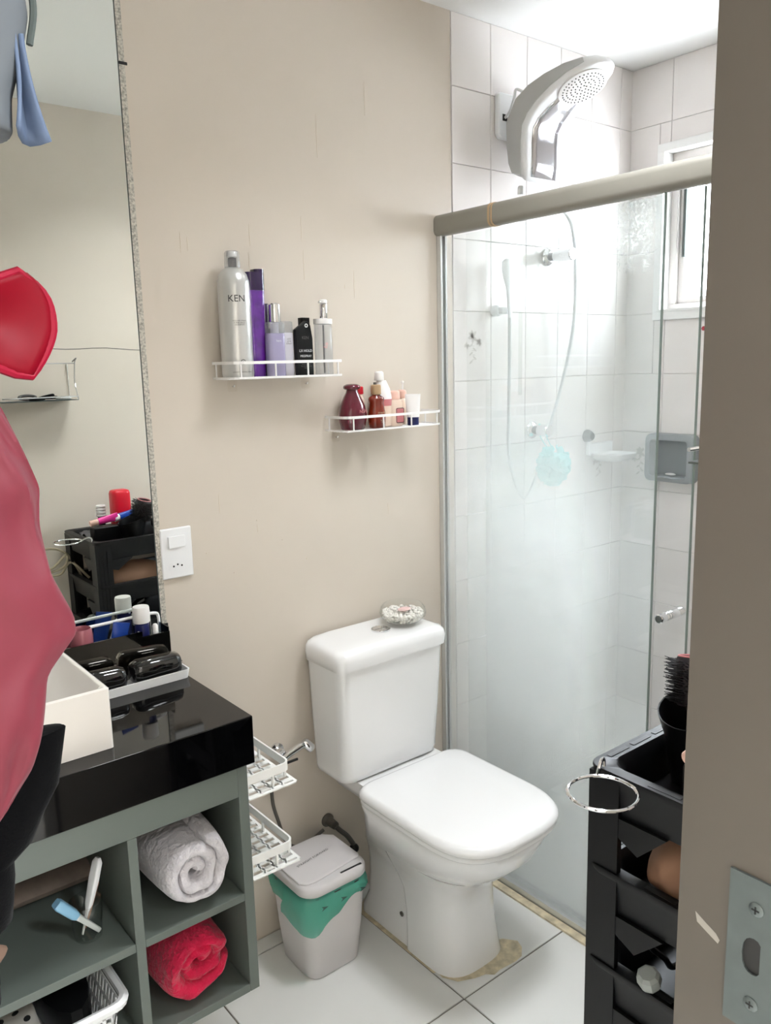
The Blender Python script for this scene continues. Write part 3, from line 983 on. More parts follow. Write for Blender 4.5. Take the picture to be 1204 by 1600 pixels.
for i in range(11):
    for j in range(8):
        x, y = -1.53 + .026 * i + (.013 if j % 2 else 0), -.365 + .03 * j
        if x > -1.315:
            continue
        pts = [(x + .0062 * cos(2 * pi * k / 10), y + .0062 * sin(2 * pi * k / 10)) for k in range(10)]
        dm.add([(a, b, dz(a, b) + .0028) for a, b in pts], [tuple(range(10))])
obj('dots', dm, 'dot', dc, kind='stuff', smooth=False)
bc = obj('black_bag', MB().loft([[(-1.245 + .047 * s * cos(2 * pi * k / 14), -.24 + .11 * s * sin(2 * pi * k / 14), z) for k in range(14)] for z, s in ((.273, .8), (.29, 1), (.34, .95), (.355, .5))]), 'blackplastic')
tag(bc, 'dark crumpled bag in the white basket beside the dotted cloth', 'bag')

# ------------------------------------------------------------------ two white plastic baskets on the cabinet side
def side_basket(z, label):
    """slotted floor plate with an open rim above it, stuck to the cabinet's right side"""
    xa, xb, ya, yb = -.9045, -.800, -.405, -.14
    root = thing('side_basket', label, 'basket', ((xa + xb) / 2, (ya + yb) / 2, z), 'white baskets on the cabinet side')
    fl = MB()
    # floor plate: outline strips and rows of diagonal slots left open
    t = .0028
    y0_, y1_, x1_ = ya - .012, yb, xb + .008
    m = .006
    fl.box(xa, x1_ - .004, y0_, y0_ + m, z, z + t)
    fl.box(xa, x1_, y1_ - m, y1_, z, z + t)
    fl.box(x1_ - m, x1_, y0_ + .004, y1_ - m, z, z + t)
    fl.box(xa, xa + m, y0_ + m, y1_ - m, z, z + t)
    nx, ny = 4, 11
    gx = (x1_ - xa - 2 * m) / nx
    gy = (y1_ - y0_ - 2 * m) / ny
    for i in range(1, nx):
        fl.box(xa + m + gx * i - .0030, xa + m + gx * i + .0030, y0_ + m, y1_ - m, z, z + t)
    for i in range(nx):
        for j in range(0, ny + 1):
            yy = y0_ + m + gy * j - gy * .5 * (i % 2)
            lo, hi = max(y0_ + m, yy - gy * .26), min(y1_ - m, yy + gy * .26)
            if hi > lo:
                fl.box(xa + m + gx * i, xa + m + gx * (i + 1), lo, hi, z, z + t)
    obj('floor_plate', fl, 'whiteplastic2', root, smooth=False)
    rz0, rz1 = z + .026, z + .044
    rim = MB()
    pth = [(xa, ya), (xb - .014, ya), (xb - .006, ya + .004), (xb - .001, ya + .012), (xb, ya + .02), (xb, yb)]
    ipth = [(xa, ya + .004), (xb - .015, ya + .004), (xb - .009, ya + .007), (xb - .005, ya + .013), (xb - .004, ya + .02), (xb - .004, yb)]
    rg = []
    for (a, b), (c, d) in zip(pth, ipth):
        rg.append([(a, b, rz0), (a, b, rz1), (c, d, rz1), (c, d, rz0)])
    rim.loft(rg)
    rim.box(xa, xa + .004, ya + .004, yb, rz0, rz1)
    rim.box(xa, xb - .004, yb - .004, yb, rz0, rz1)
    obj('rim', rim, 'whiteplastic2', root, smooth=False)
    for (a, b) in ((xb - .004, -.385), (xb - .004, -.28), (xb - .004, -.18), (xa + .06, ya), (xa + .002, ya)):
        obj('post', MB().box(a, a + .004, b, b + .006, z + t, rz0), 'whiteplastic2', root, smooth=False)
    return root


side_basket(.665, 'white slotted plastic basket on cabinet side, upper of two, just under counter')
side_basket(.490, 'white slotted plastic basket on cabinet side, lower of two, over the bin')

# ------------------------------------------------------------------ bidet sprayer and stop valve
sp = thing('bidet_sprayer', 'chrome bidet sprayer on the wall beside the toilet tank', 'sprayer', (-.56, -.02, .50))
obj('wall_bracket', MB().lathe([(.020, 0), (.020, .006), (.012, .008), (.012, .03)], (0, 0, 0), 20).xf(Matrix.Translation((-.60, -.0005, .515)) @ Matrix.Rotation(radians(90), 4, 'X')), 'chrome', sp)
obj('handle', MB().tube([(-.615, -.040, .500), (-.584, -.042, .515), (-.551, -.046, .527), (-.536, -.05, .530)], [.008, .0085, .0085, .009], 12), 'chrome', sp)
obj('spray_head', MB().lathe([(.009, 0), (.0125, .006), (.0130, .030), (.010, .034)], (0, 0, 0), 16).xf(rot_to((-.544, -.046, .538), (-.520, -.056, .508))[0]), 'chrome', sp)
obj('trigger', MB().box(-.60, -.565, -.052, -.047, .494, .500).xf(Matrix.Translation((0, 0, 0))), 'darkmetal', sp, bevel=.001)
obj('hose', MB().tube(smooth_path([(-.605, -.04, .499), (-.635, -.04, .470), (-.638, -.035, .40), (-.620, -.03, .33), (-.600, -.025, .27), (-.57, -.022, .235), (-.52, -.02, .23), (-.475, -.02, .245)], 8), .0048, 8), 'hose', sp)
sv = thing('stop_valve', 'small metal stop valve low on the wall behind the bin', 'valve', (-.455, -.02, .255))
obj('escutcheon', MB().lathe([(.019, 0), (.019, .004), (.013, .010), (.011, .04)], (0, 0, 0), 18).xf(Matrix.Translation((-.449, -.0005, .256)) @ Matrix.Rotation(radians(90), 4, 'X')), 'hose', sv)
obj('hose', MB().tube(smooth_path([(-.449, -.042, .254), (-.438, -.048, .240), (-.420, -.052, .220), (-.408, -.058, .198), (-.404, -.061, .188)], 6), .007, 8), 'hose', sv)
obj('connector', MB().tube([(-.452, -.050, .186), (-.43, -.055, .178), (-.404, -.06, .180)], .0055, 8).ball((-.404, -.062, .180), .0135, 14, 8), 'blackplastic', sv)

# ------------------------------------------------------------------ trash bin
bn = thing('trash_bin', 'pale grey trash bin with green liner beside the toilet', 'bin', (-.582, -.155, 0))
def bring(z, h, r, cx=-.584, cy=-.152, dz=None):
    return ring3(rrect(cx, cy, h, h, r, 7), z)
obj('body', MB().loft([bring(.0005, .074, .03), bring(.004, .0775, .034), bring(.10, .086, .036), bring(.238, .095, .040), bring(.238, .092, .038), bring(.02, .074, .03)]), 'binwhite', bn, angle=50)
# liner folded over the outside with a sagging ragged hem
lr = []
base0 = rrect(-.584, -.152, 1, 1, .42, 7)
base = []
for (xa, ya), (xb, yb_) in zip(base0, base0[1:] + base0[:1]):
    m_ = max(1, round(math.hypot(xb - xa, yb_ - ya) / .09))
    base += [(xa + (xb - xa) * k / m_, ya + (yb_ - ya) * k / m_) for k in range(m_)]
for i, t in enumerate((0, .12, .3, .5, .7, .85, 1)):
    row = []
    for k, (x, y) in enumerate(base):
        ux, uy = x + .584, y + .152
        ang = math.atan2(uy, ux)
        sag = .056 + .010 * sin(3 * ang + 1.0) + .006 * sin(7 * ang) + .036 * math.exp(-((math.degrees(ang) + 128) / 24) ** 2) + .022 * math.exp(-((math.degrees(ang) + 165) / 30) ** 2)
        z = .243 - sag * t
        hw = .0965 - .004 * t + (.006 + .012 * (noise.noise(Vector((ux * 5, uy * 5, t * 3))))) * sin(pi * min(1, t * 1.05)) + .010 * t * max(0, noise.noise(Vector((ux * 2.2, uy * 2.2, 4)))) + .022 * t * math.exp(-((math.degrees(ang) + 172) / 35) ** 2)
        row.append((-.584 + ux * hw, -.152 + uy * hw, z))
    lr.append(row)
obj('liner', MB().loft(lr, False, False), 'binbag', bn, angle=70)
LZ = .2435
lid0 = MB().loft([bring(LZ - .006, .094, .040), bring(LZ, .098, .042), bring(LZ + .016, .098, .042), bring(LZ + .022, .094, .040), bring(LZ + .024, .088, .036)])
lid = obj('lid', lid0, 'binwhite', bn, angle=60)
flap = [(-.678, -.21), (-.678, -.09), (-.655, -.066), (-.513, -.066), (-.490, -.09), (-.490, -.205), (-.497, -.213), (-.640, -.231), (-.665, -.226)]
flap = [(x * .985 - .584 * .015, y * .97 - .152 * .03) for x, y in flap]
obj('flap', MB().loft([ring3(flap, LZ + .0235), ring3(flap, LZ + .027), ring3([(x * .97 - .584 * .03, y * .97 - .152 * .03) for x, y in flap], LZ + .029)]), 'binwhite', bn, bevel=.003, angle=50)
obj('finger_slot', MB().box(-.572, -.508, -.2385, -.2325, LZ + .0220, LZ + .0248), 'ink', bn, bevel=.001)
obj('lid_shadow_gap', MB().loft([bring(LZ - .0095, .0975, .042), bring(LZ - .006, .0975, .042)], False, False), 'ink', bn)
obj('lettering', text_mb('STRAIGHT FORWARD', .0105, mtx=Matrix.Translation((-.592, -.148, LZ + .0296)) @ Matrix.Rotation(radians(8), 4, 'Z') @ Matrix.Rotation(radians(-90), 4, 'X')), 'ink', bn, smooth=False)
for k, (ax, sc) in enumerate(((-.640, 1.0), (-.583, 1.0), (-.525, 1.0))):
    yb_ = -.152 - .0965 - .0105
    obj('arrow_print', MB().add([(ax - .008, yb_ - .003, .211), (ax + .012, yb_ - .003, .2175), (ax - .008, yb_ - .003, .224), (ax - .003, yb_ - .003, .2175)], [(0, 1, 3), (3, 1, 2)]), 'bagprint', bn, smooth=False)

# ------------------------------------------------------------------ toilet
XC = -.312
to = thing('toilet', 'white close-coupled toilet with square cistern and closed lid', 'toilet', (XC, -.3, 0))
def dshape(xc, hw, yb, yf, nf=2.5, cr=.03, n=20, mid=.45):
    """D outline: flat back with small corners, superelliptic front"""
    ym = yb - (yb - yf) * mid
    pts = []
    for k in range(n + 1):
        a = pi * k / n          # from right side round the front to the left side
        c, s_ = cos(a), sin(a)
        pts.append((xc + hw * (abs(c) ** (2 / nf)) * (1 if c >= 0 else -1), ym + (yf - ym) * (abs(s_) ** (2 / nf))))
    for k in range(5):
        a = radians(180 - 90 * k / 4)
        pts.append((xc - hw + cr + cr * cos(a) * (1), yb - cr + cr * sin(a)))
    for k in range(5):
        a = radians(90 - 90 * k / 4)
        pts.append((xc + hw - cr + cr * cos(a), yb - cr + cr * sin(a)))
    return pts
bowl = [ring3(dshape(XC + .012, .100, -.07, -.445, 3.2), .0005), ring3(dshape(XC + .012, .098, -.07, -.442, 3.2), .018), ring3(dshape(XC + .012, .083, -.078, -.430, 3.0), .055), ring3(dshape(XC + .012, .080, -.08, -.425, 3.0), .12),
        ring3(dshape(XC + .010, .082, -.085, -.427, 2.8), .17), ring3(dshape(XC + .006, .094, -.10, -.445, 2.6), .215), ring3(dshape(XC + .003, .116, -.125, -.485, 2.5), .26),
        ring3(dshape(XC, .142, -.15, -.545, 2.5, .05), .305), ring3(dshape(XC, .162, -.17, -.585, 2.6, .06), .345), ring3(dshape(XC, .172, -.18, -.602, 2.7, .06), .385), ring3(dshape(XC, .174, -.18, -.606, 2.8, .05), .402), ring3(dshape(XC, .168, -.185, -.598, 2.8, .05), .408)]
obj('bowl', MB().loft(bowl), 'porcelain', to, angle=70)
# raised front pedestal leaving a recessed side panel with the fixing bolt
ped = []
for z, hw, yf, yr in ((.0008, .107, -.459, -.275), (.02, .104, -.456, -.272), (.10, .0965, -.445, -.262), (.165, .0960, -.440, -.250), (.20, .099, -.447, -.235), (.235, .108, -.465, -.225), (.265, .1185, -.489, -.225), (.285, .127, -.512, -.23)):
    ped.append(ring3(dshape(XC + .012 - .012 * min(1, max(0, (z - .17) / .09)), hw, yr, yf, 3.0 - .5 * min(1, max(0, (z - .17) / .09)), cr=.02), z))
obj('pedestal_front', MB().loft(ped), 'porcelain', to, angle=70)
obj('fixing_bolt', MB().lathe([(.007, 0), (.007, .004), (.003, .006)], (0, 0, 0), 12).xf(Matrix.Translation((XC - .0690, -.240, .066)) @ Matrix.Rotation(radians(-90), 4, 'Y')), 'hose', to)
deck = []
for z, hw, yf in ((.372, .105, -.21), (.384, .130, -.235), (.408, .14, -.245), (.432, .140, -.245)):
    deck.append(ring3(rrect(XC, (yf - .025) / 2, hw, (-.025 - yf) / 2, .03, 4), z))
obj('cistern_deck', MB().loft(deck), 'porcelain', to, angle=60)
def sq(hw, yb, yf, z, nf=2.9):
    return ring3(dshape(XC, hw, yb, yf, nf, .045, 24, .60), z)
obj('seat', MB().loft([sq(.175, -.188, -.612, .4085), sq(.178, -.186, -.615, .412), sq(.178, -.186, -.615, .420), sq(.176, -.188, -.612, .4225)]), 'porcelain_lid', to, angle=60)
obj('lid', MB().loft([sq(.179, -.188, -.617, .4245), sq(.1815, -.185, -.620, .428), sq(.1810, -.185, -.6195, .436), sq(.174, -.191, -.611, .4455), sq(.166, -.198, -.602, .4475), sq(.12, -.24, -.545, .449, 2.8)]), 'porcelain_lid', to, angle=70)
XT = -.334
def tk(z, hw, yf, r=.03):
    return ring3(rrect(XT, (yf - .012) / 2, hw, (-.012 - yf) / 2, r, 6), z)
obj('tank', MB().loft([tk(.4325, .150, -.150), tk(.440, .160, -.160), tk(.455, .163, -.163), tk(.60, .170, -.170), tk(.772, .177, -.178)]), 'porcelain', to, angle=60)
obj('tank_lid', MB().loft([tk(.752, .181, -.183), tk(.7525, .1825, -.185), tk(.776, .1840, -.187), tk(.790, .181, -.184), tk(.798, .174, -.177), tk(.8015, .160, -.160), tk(.8025, .12, -.12)]), 'porcelain', to, angle=70)
bt = obj('flush_button', MB().lathe([(.026, 0), (.026, .004), (.0245, .005), (.0235, .0035), (.0225, .0035), (.022, .005)], (XT + .016, -.098, .8024), 28), 'chrome', to)
obj('button_split', MB().box(XT - .005, XT + .037, -.0988, -.0975, .8074, .8077), 'greyprint', bt, smooth=False)

# glass bowl of pebbles on the cistern
BXc, BYc, BZc = -.236, -.092, .8027
gb = thing('glass_bowl', 'round clear glass bowl standing on the cistern lid', 'bowl', (BXc, BYc, BZc))
R_ = .060
prof = [(.024, .0004), (.033, .0012), (.050, .009), (.061, .020), (.0645, .031), (.061, .045), (.054, .054)]
prof2 = [(r - .0022, z + (.0022 if i < 2 else 0)) for i, (r, z) in reversed(list(enumerate(prof)))]
obj('bowl_wall', MB().lathe(prof + prof2, (BXc, BYc, BZc), 36), 'bowlglass', gb)
pb = MB()
rnd = random.Random(5)
def bowl_r(z):
    ps = [(.0, .026), (.010, .045), (.020, .056), (.031, .059), (.05, .05)]
    for (za, ra), (zb_, rb) in zip(ps, ps[1:]):
        if z <= zb_:
            return ra + (rb - ra) * (z - za) / (zb_ - za)
    return .05
def pebble(mb, c, r, sx, sy, sz, a):
    q = MB().ball((0, 0, 0), r, 8, 5, sx, sy, sz)
    mb.v, mb.f = mb.v, mb.f
    q.xf(Matrix.Translation(c) @ Matrix.Rotation(a, 4, 'Z'))
    mb.add(q.v, q.f)
for i in range(400):
    z = .0065 + .027 * math.sqrt(rnd.random())
    rr = (bowl_r(z) - .006) * math.sqrt(rnd.random() if rnd.random() < .6 else 1)
    a = rnd.random() * 2 * pi
    pebble(pb, (BXc + rr * cos(a), BYc + rr * sin(a), BZc + z), .0036 + .0018 * rnd.random(), 1.25, .9, .8, rnd.random() * 6)
ob = obj('white_pebbles', pb, 'pebble', kind='stuff', angle=80)
tag(ob, 'white pebbles filling the clear glass bowl on the cistern', 'pebbles')
ps = obj('pink_stone', MB().ball((BXc + .002, BYc - .004, BZc + .0395), .016, 16, 8, 1.3, .9, .30), 'pinkbit')
tag(ps, 'flat pale pink stone lying on the white pebbles', 'stone')

# ------------------------------------------------------------------ wire shelves on the wall
def wire_shelf(x0, x1, zb, label):
    yd = -.098
    root = thing('wire_shelf', label, 'shelf', ((x0 + x1) / 2, 0, zb))
    r = .030
    def path(z, off=0.0):
        pts = [(x0 - off, -.0035, z), (x0 - off, yd + r, z)]
        for k in range(1, 5):
            a = radians(180 + 90 * k / 4)
            pts.append((x0 + r + r * cos(a), yd + r + r * sin(a), z))
        for k in range(0, 5):
            a = radians(270 + 90 * k / 4)
            pts.append((x1 - r + r * cos(a), yd + r + r * sin(a), z))
        pts.append((x1 + off, -.0035, z))
        return pts
    def band(z0, z1, th):
        p = path(0)
        mb = MB()
        rings = []
        cen = Vector(((x0 + x1) / 2, yd / 2, 0))
        for q in p:
            q = Vector(q)
            d = Vector((max(x0 + r, min(x1 - r, q.x)), max(yd + r, q.y), 0)) - q
            d = d.normalized() * th if d.length > 1e-6 else Vector((0, th, 0))
            rings.append([(q.x, q.y, z0), (q.x, q.y, z1), (q.x + d.x, q.y + d.y, z1), (q.x + d.x, q.y + d.y, z0)])
        return mb.loft(rings)
    obj('top_rail', band(zb + .031, zb + .0375, .0025), 'whitewire', root, smooth=False)
    obj('bottom_rail', band(zb - .0015, zb + .0025, .0025), 'whitewire', root, smooth=False)
    for i in range(7):
        yy = -.012 - .0125 * i
        obj('floor_wire', MB().tube([(x0 + .003 + (.006 if i > 5 else 0), yy, zb - .002), (x1 - .003 - (.006 if i > 5 else 0), yy, zb - .002)], .0014, 6), 'whitewire', root)
    n = 4
    for i in range(n):
        xx = x0 + r * .8 + (x1 - x0 - r * 1.6) * i / (n - 1)
        obj('post', MB().tube([(xx, yd + .0012 + (.003 if i in (0, n - 1) else 0), zb), (xx, yd + .0012 + (.003 if i in (0, n - 1) else 0), zb + .033)], .0021, 6), 'whitewire', root)
    for xx in (x0, x1):
        for k in (0, 1):
            pass
        obj('post', MB().tube([(xx + (.0014 if xx == x0 else -.0014), -.02, zb), (xx + (.0014 if xx == x0 else -.0014), -.02, zb + .033)], .0019, 6), 'whitewire', root)
    return root


SX0, SX1, SZ = -.717, -.402, 1.478
TX0, TX1, TZ = -.408, -.078, 1.337
wire_shelf(SX0, SX1, SZ, 'white wire wall shelf holding the tall silver hair spray can')
wire_shelf(TX0, TX1, TZ, 'white wire wall shelf holding the burgundy bottle, beside shower glass')
for (x, z, lb) in ((-.667, SZ - .012, 'clear adhesive hook below the left end of the upper wire shelf'), (-.462, SZ - .012, 'clear adhesive hook below the right half of the upper wire shelf'), (-.375, TZ - .012, 'clear adhesive hook below the lower wire shelf')):
    hk = thing('adhesive_hook', lb, 'hook', (x, 0, z), 'clear adhesive hooks')
    obj('pad', MB().prism(rrect(x, z - .006, .012, .014, .004), 'y', -.002, -.0004), 'hookclear', hk)
    obj('peg', MB().tube([(x, -.0022, z - .008), (x, -.010, z - .008), (x, -.012, z - .004)], .0018, 8), 'chrome', hk)

# ---- upper shelf bottles
YB = -.050
Z = SZ + .0005
hs = thing('hair_spray_can', 'tall satin silver hair spray can with white cap on upper shelf', 'can', (-.686, YB, Z))
hx = -.676
obj('can_body', MB().lathe([(.033, 0), (.0355, .002), (.0365, .010), (.0365, .200), (.0355, .214), (.031, .229), (.022, .240), (.0165, .244)], (hx, YB, Z), 32), 'can', hs, angle=60)
obj('nozzle', MB().lathe([(.008, .2442), (.0095, .248), (.0095, .264), (.006, .266)], (hx, YB, Z), 20), 'greyprint', hs)
obj('cap', MB().lathe([(.0175, .2442), (.018, .246), (.0168, .276), (.014, .280), (.004, .281)], (hx, YB, Z), 28), 'clearplastic', hs)
obj('cap_tip', MB().lathe([(.0085, .2665), (.0115, .268), (.0115, .2785), (.005, .2795)], (hx, YB, Z), 20), 'milky', hs)
obj('lettering', text_mb('KEN', .021, wrap=(hx, YB, .0368, radians(-20), Z + .168)), 'ink', hs, smooth=False)
obj('emblem', text_mb('O', .017, wrap=(hx, YB, .0368, radians(-8), Z + .030)), 'greyprint', hs, smooth=False)
obj('emblem', text_mb('A', .007, wrap=(hx, YB, .0368, radians(-8), Z + .0335)), 'greyprint', hs, smooth=False)
obj('small_print', text_mb('VOLUME SPRAY\nSUPER HOLD\nHAIRSPRAY', .0045, wrap=(hx, YB, .0368, radians(-14), Z + .125)), 'greyprint', hs, smooth=False)
obj('small_print', text_mb('LAQUE FINISHING SPRAY', .0042, wrap=(hx, YB, .0368, radians(-10), Z + .012)), 'greyprint', hs, smooth=False)


def flask(name, x, y, z, hx_, hy_, r, secs, m, label, cat='bottle', group=None):
    root = thing(name, label, cat, (x, y, z), group)
    obj('body', MB().loft([ring3(rrect(x, y, hx_ * s, hy_ * s, min(r, hx_ * s * .95, hy_ * s * .95), 5), z + h) for h, s in secs]), m, root, angle=50)
    return root


pb_ = flask('purple_bottle', -.625, -.050, Z, .0235, .017, .015, ((0, .8), (.003, .86), (.06, .92), (.13, 1), (.196, 1.04)), 'purple', 'tall glossy purple bottle with dark cap beside the silver can')
obj('cap', MB().loft([ring3(rrect(-.625, -.050, .0252, .0185, .016, 5), Z + h) for h in (.1965, .236)]).loft([ring3(rrect(-.614, -.050, .0130, .0175, .012, 5), Z + h) for h in (.2362, .243)]), 'darkpurple', pb_)
obj('lettering', text_mb('COLOR', .006, mtx=Matrix.Translation((-.621, -.0655, Z + .030))), 'whiteink', pb_, smooth=False)
dp = flask('dark_purple_bottle', -.598, -.035, Z, .0165, .016, .008, ((0, .9), (.003, 1), (.105, 1), (.112, .95)), 'darkpurple', 'short dark violet bottle standing behind the lilac pump bottle')
obj('cap', MB().loft([ring3(rrect(-.600, -.035, .0155, .015, .008, 5), Z + h) for h in (.1125, .168)]), 'darkpurple', dp)
lb_ = flask('lilac_bottle', -.588, -.073, Z, .0225, .0135, .010, ((0, .92), (.003, 1), (.096, 1), (.099, .97)), 'lilac', 'lilac bottle with a shiny silver cap in front of dark violet bottle')
obj('shoulder', MB().loft([ring3(rrect(-.588, -.073, .0225 * s, .0135 * s, .009, 5), Z + h) for h, s in ((.0992, .97), (.101, 1), (.122, 1), (.1245, .9))]), 'clearplastic', lb_)
obj('collar', MB().lathe([(.010, .1), (.010, .1243)], (-.588, -.073, Z), 16), 'lilac2', lb_)
obj('pump_cap', MB().lathe([(.0135, .1247), (.0138, .126), (.0132, .164), (.010, .167)], (-.586, -.073, Z), 24), 'chrome', lb_)
obj('lettering', text_mb('kera', .0075, mtx=Matrix.Translation((-.586, -.0868, Z + .080))), 'whiteink', lb_, smooth=False)
l2 = flask('small_lilac_bottle', -.551, -.060, Z, .0175, .013, .010, ((0, .9), (.003, 1), (.098, .98), (.101, .9)), 'lilac2', 'small pale lilac bottle with clear cap, left of black packet')
obj('cap', MB().loft([ring3(rrect(-.551, -.060, .0168 * s, .0125 * s, .009, 5), Z + h) for h, s in ((.1012, 1), (.126, .98), (.1275, .85))]), 'clearplastic', l2)
obj('lettering', text_mb('LISO\nLEVE\nSPRAY', .0055, mtx=Matrix.Translation((-.550, -.0732, Z + .085))), 'greyprint', l2, smooth=False)
bp = thing('black_packet', 'black card packet with a hanging hole at its slanted top', 'packet', (-.507, -.068, Z))
pk = [(x_ - .017, z_) for x_, z_ in [(-.515, 0), (-.469, 0), (-.469, .088), (-.474, .118), (-.480, .1275), (-.489, .128), (-.498, .121), (-.517, .108)]]
obj('packet_body', MB().prism([(x + .0, z_ + Z) for x, z_ in pk], 'y', -.078, -.066), 'blackplastic', bp, bevel=.0015)
obj('eyelet', MB().tube([(-.5035 + .0036 * cos(2 * pi * k / 14), -.0785, Z + .1175 + .0036 * sin(2 * pi * k / 14)) for k in range(14)], .0012, 6, closed=True), 'whiteink', bp)
obj('lettering', text_mb('KEN', .010, mtx=Matrix.Translation((-.508, -.0793, Z + .086))), 'greyprint', bp, smooth=False)
obj('lettering', text_mb('LX HOLD', .0086, mtx=Matrix.Translation((-.508, -.0793, Z + .056))), 'whiteink', bp, smooth=False)
obj('lettering', text_mb('MISSPRAY', .0075, mtx=Matrix.Translation((-.508, -.0793, Z + .044))), 'whiteink', bp, smooth=False)
obj('small_print', text_mb('finishing spray\nfor all hair types\n100 ml', .0045, mtx=Matrix.Translation((-.508, -.0793, Z + .026))), 'greyprint', bp, smooth=False)
kb = flask('black_bottle', -.482, -.036, Z, .014, .012, .005, ((0, 1), (.110, 1), (.113, .9)), 'blackplastic', 'black bottle behind the packet and the clear pump bottle')
obj('cap', MB().loft([ring3(rrect(-.482, -.036, .012, .011, .005, 4), Z + h) for h in (.1132, .138)]), 'blackplastic', kb)
cp = flask('clear_pump_bottle', -.447, -.066, Z, .0225, .0185, .0175, ((0, .94), (.003, 1), (.120, .98), (.122, .9)), 'clearplastic', 'clear pump bottle with silver pump at the right of upper shelf')
obj('collar', MB().loft([ring3(rrect(-.447, -.066, .0232, .0192, .018, 5), Z + h) for h in (.1222, .134)]), 'milky', cp)
obj('pump', MB().lathe([(.0095, .1342), (.010, .136), (.0095, .168), (.0085, .171)], (-.444, -.066, Z), 20), 'chrome', cp)
obj('pump_spout', MB().tube([(-.446, -.066, Z + .1735), (-.459, -.070, Z + .1735)], .0030, 8).lathe([(.0098, .1715), (.0098, .178), (.007, .180)], (-.444, -.066, Z), 16), 'milky', cp)
obj('dip_tube', MB().tube([(-.446, -.066, Z + .005), (-.446, -.066, Z + .12)], .0022, 8), 'greyprint', cp)
obj('lettering', text_mb('Lis', .013, mtx=Matrix.Translation((-.449, -.0852, Z + .07)) @ Matrix.Rotation(radians(-70), 4, 'Y')), 'rosepink', cp, smooth=False)

# ---- lower shelf bottles
Z = TZ + .0005
bb = thing('burgundy_bottle', 'plump burgundy bottle with mushroom cap on the lower shelf', 'bottle', (-.358, -.052, Z))
obj('body', MB().lathe([(.029, 0), (.033, .003), (.0385, .030), (.0385, .040), (.034, .060), (.025, .080), (.0165, .096), (.015, .101)], (-.356, -.053, Z), 32, 1, .85), 'burgundy', bb, angle=60)
obj('cap', MB().lathe([(.016, .1012), (.0215, .104), (.0225, .108), (.021, .112), (.014, .1155), (.006, .1165)], (-.356, -.053, Z), 28), 'burgundy', bb, angle=60)
obj('lettering', text_mb('NSPA', .012, wrap=(-.358, -.0595, .039, radians(8), Z + .044)), 'rosepink', bb, smooth=False)
rc = thing('red_capped_bottle', 'small bottle with bright red cap behind burgundy and amber bottles', 'bottle', (-.314, -.027, Z))
obj('body', MB().lathe([(.014, 0), (.016, .003), (.016, .070), (.011, .084), (.010, .088)], (-.313, -.024, Z), 24), 'peach', rc)
obj('cap', MB().lathe([(.0125, .0882), (.0128, .090), (.0125, .106), (.010, .108)], (-.313, -.024, Z), 24), 'capred', rc)
ab = thing('amber_bottle', 'amber brown oil bottle with tan pump collar on lower shelf', 'bottle', (-.283, -.063, Z))
obj('body', MB().lathe([(.019, 0), (.023, .003), (.0245, .020), (.0245, .040), (.0215, .056), (.0200, .066), (.0225, .074), (.021, .079), (.012, .085), (.0115, .0868)], (-.286, -.063, Z), 28, 1, .85), 'amber', ab, angle=60)
obj('collar', MB().lathe([(.0135, .087), (.0138, .088), (.0132, .110), (.011, .112)], (-.286, -.063, Z), 24), 'tan', ab)
obj('nozzle', MB().lathe([(.004, .1122), (.004, .118)], (-.289, -.063, Z), 12), 'greyprint', ab)
obj('lettering', text_mb('merita', .010, wrap=(-.286, -.0665, .0246, radians(-4), Z + .038)), 'tan', ab, smooth=False)
obj('small_print', text_mb('argan oil\n60 ml', .0045, wrap=(-.286, -.0665, .0246, radians(0), Z + .020)), 'tan', ab, smooth=False)
mb_ = thing('milky_bottle', 'tall milky white bottle with rose band behind the amber bottle', 'bottle', (-.252, -.034, Z))
obj('body', MB().lathe([(.022, 0), (.026, .003), (.0275, .040), (.0275, .055)], (-.245, -.034, Z), 28), 'peach', mb_)
obj('band', MB().lathe([(.0277, .0552), (.0278, .0725)], (-.245, -.034, Z), 28), 'rosepink', mb_)
obj('upper', MB().lathe([(.0274, .0727), (.0268, .080), (.022, .100), (.0145, .116), (.0125, .121)], (-.245, -.034, Z), 28), 'milky', mb_)
obj('cap', MB().lathe([(.0128, .1212), (.0132, .123), (.0118, .142), (.008, .1455)], (-.252, -.034, Z), 22), 'milky', mb_)
pc = flask('peach_bottle', -.212, -.045, Z, .022, .017, .012, ((0, .94), (.003, 1), (.058, 1), (.070, .85)), 'peach', 'small pale peach bottle with pink cap and dark label')
obj('cap', MB().lathe([(.0165, .0702), (.0170, .072), (.0158, .090), (.012, .093)], (-.212, -.045, Z), 24), 'peachcap', pc)
obj('label_print', MB().prism(rrect(-.206, Z + .028, .0135, .020, .004), 'y', -.0632, -.0624), 'rosepink', pc)
lbf = MB()
lb_o, lb_i = rrect(-.206, Z + .028, .0135, .020, .004), rrect(-.206, Z + .028, .0118, .0183, .003)
lbf.loft([[(a, -.0634, b) for a, b in lb_o], [(a, -.0634, b) for a, b in lb_i]], False, False)
obj('label_border', lbf, 'ink', pc, smooth=False)
wt = squeeze_tube('white_cream_tube', -.167, -.070, Z, .042, .083, 'milky', 'navy', 'white squeeze tube standing on its navy cap, right end of lower shelf', caph=.022, rotz=radians(-38))
dr = thing('pink_dropper', 'small pink stoppered vial with white stick behind the cream tube', 'vial', (-.163, -.03, Z))
obj('vial', MB().lathe([(.010, 0), (.012, .003), (.012, .066), (.008, .072)], (-.168, -.026, Z), 20), 'peach', dr)
obj('stopper', MB().lathe([(.0105, .0722), (.012, .078), (.012, .090), (.008, .094)], (-.168, -.026, Z), 20), 'peachcap', dr)
obj('stick', MB().tube([(-.166, -.026, Z + .0942), (-.165, -.026, Z + .112)], .0022, 8).ball((-.165, -.026, Z + .114), .0045, 10, 6), 'milky', dr)
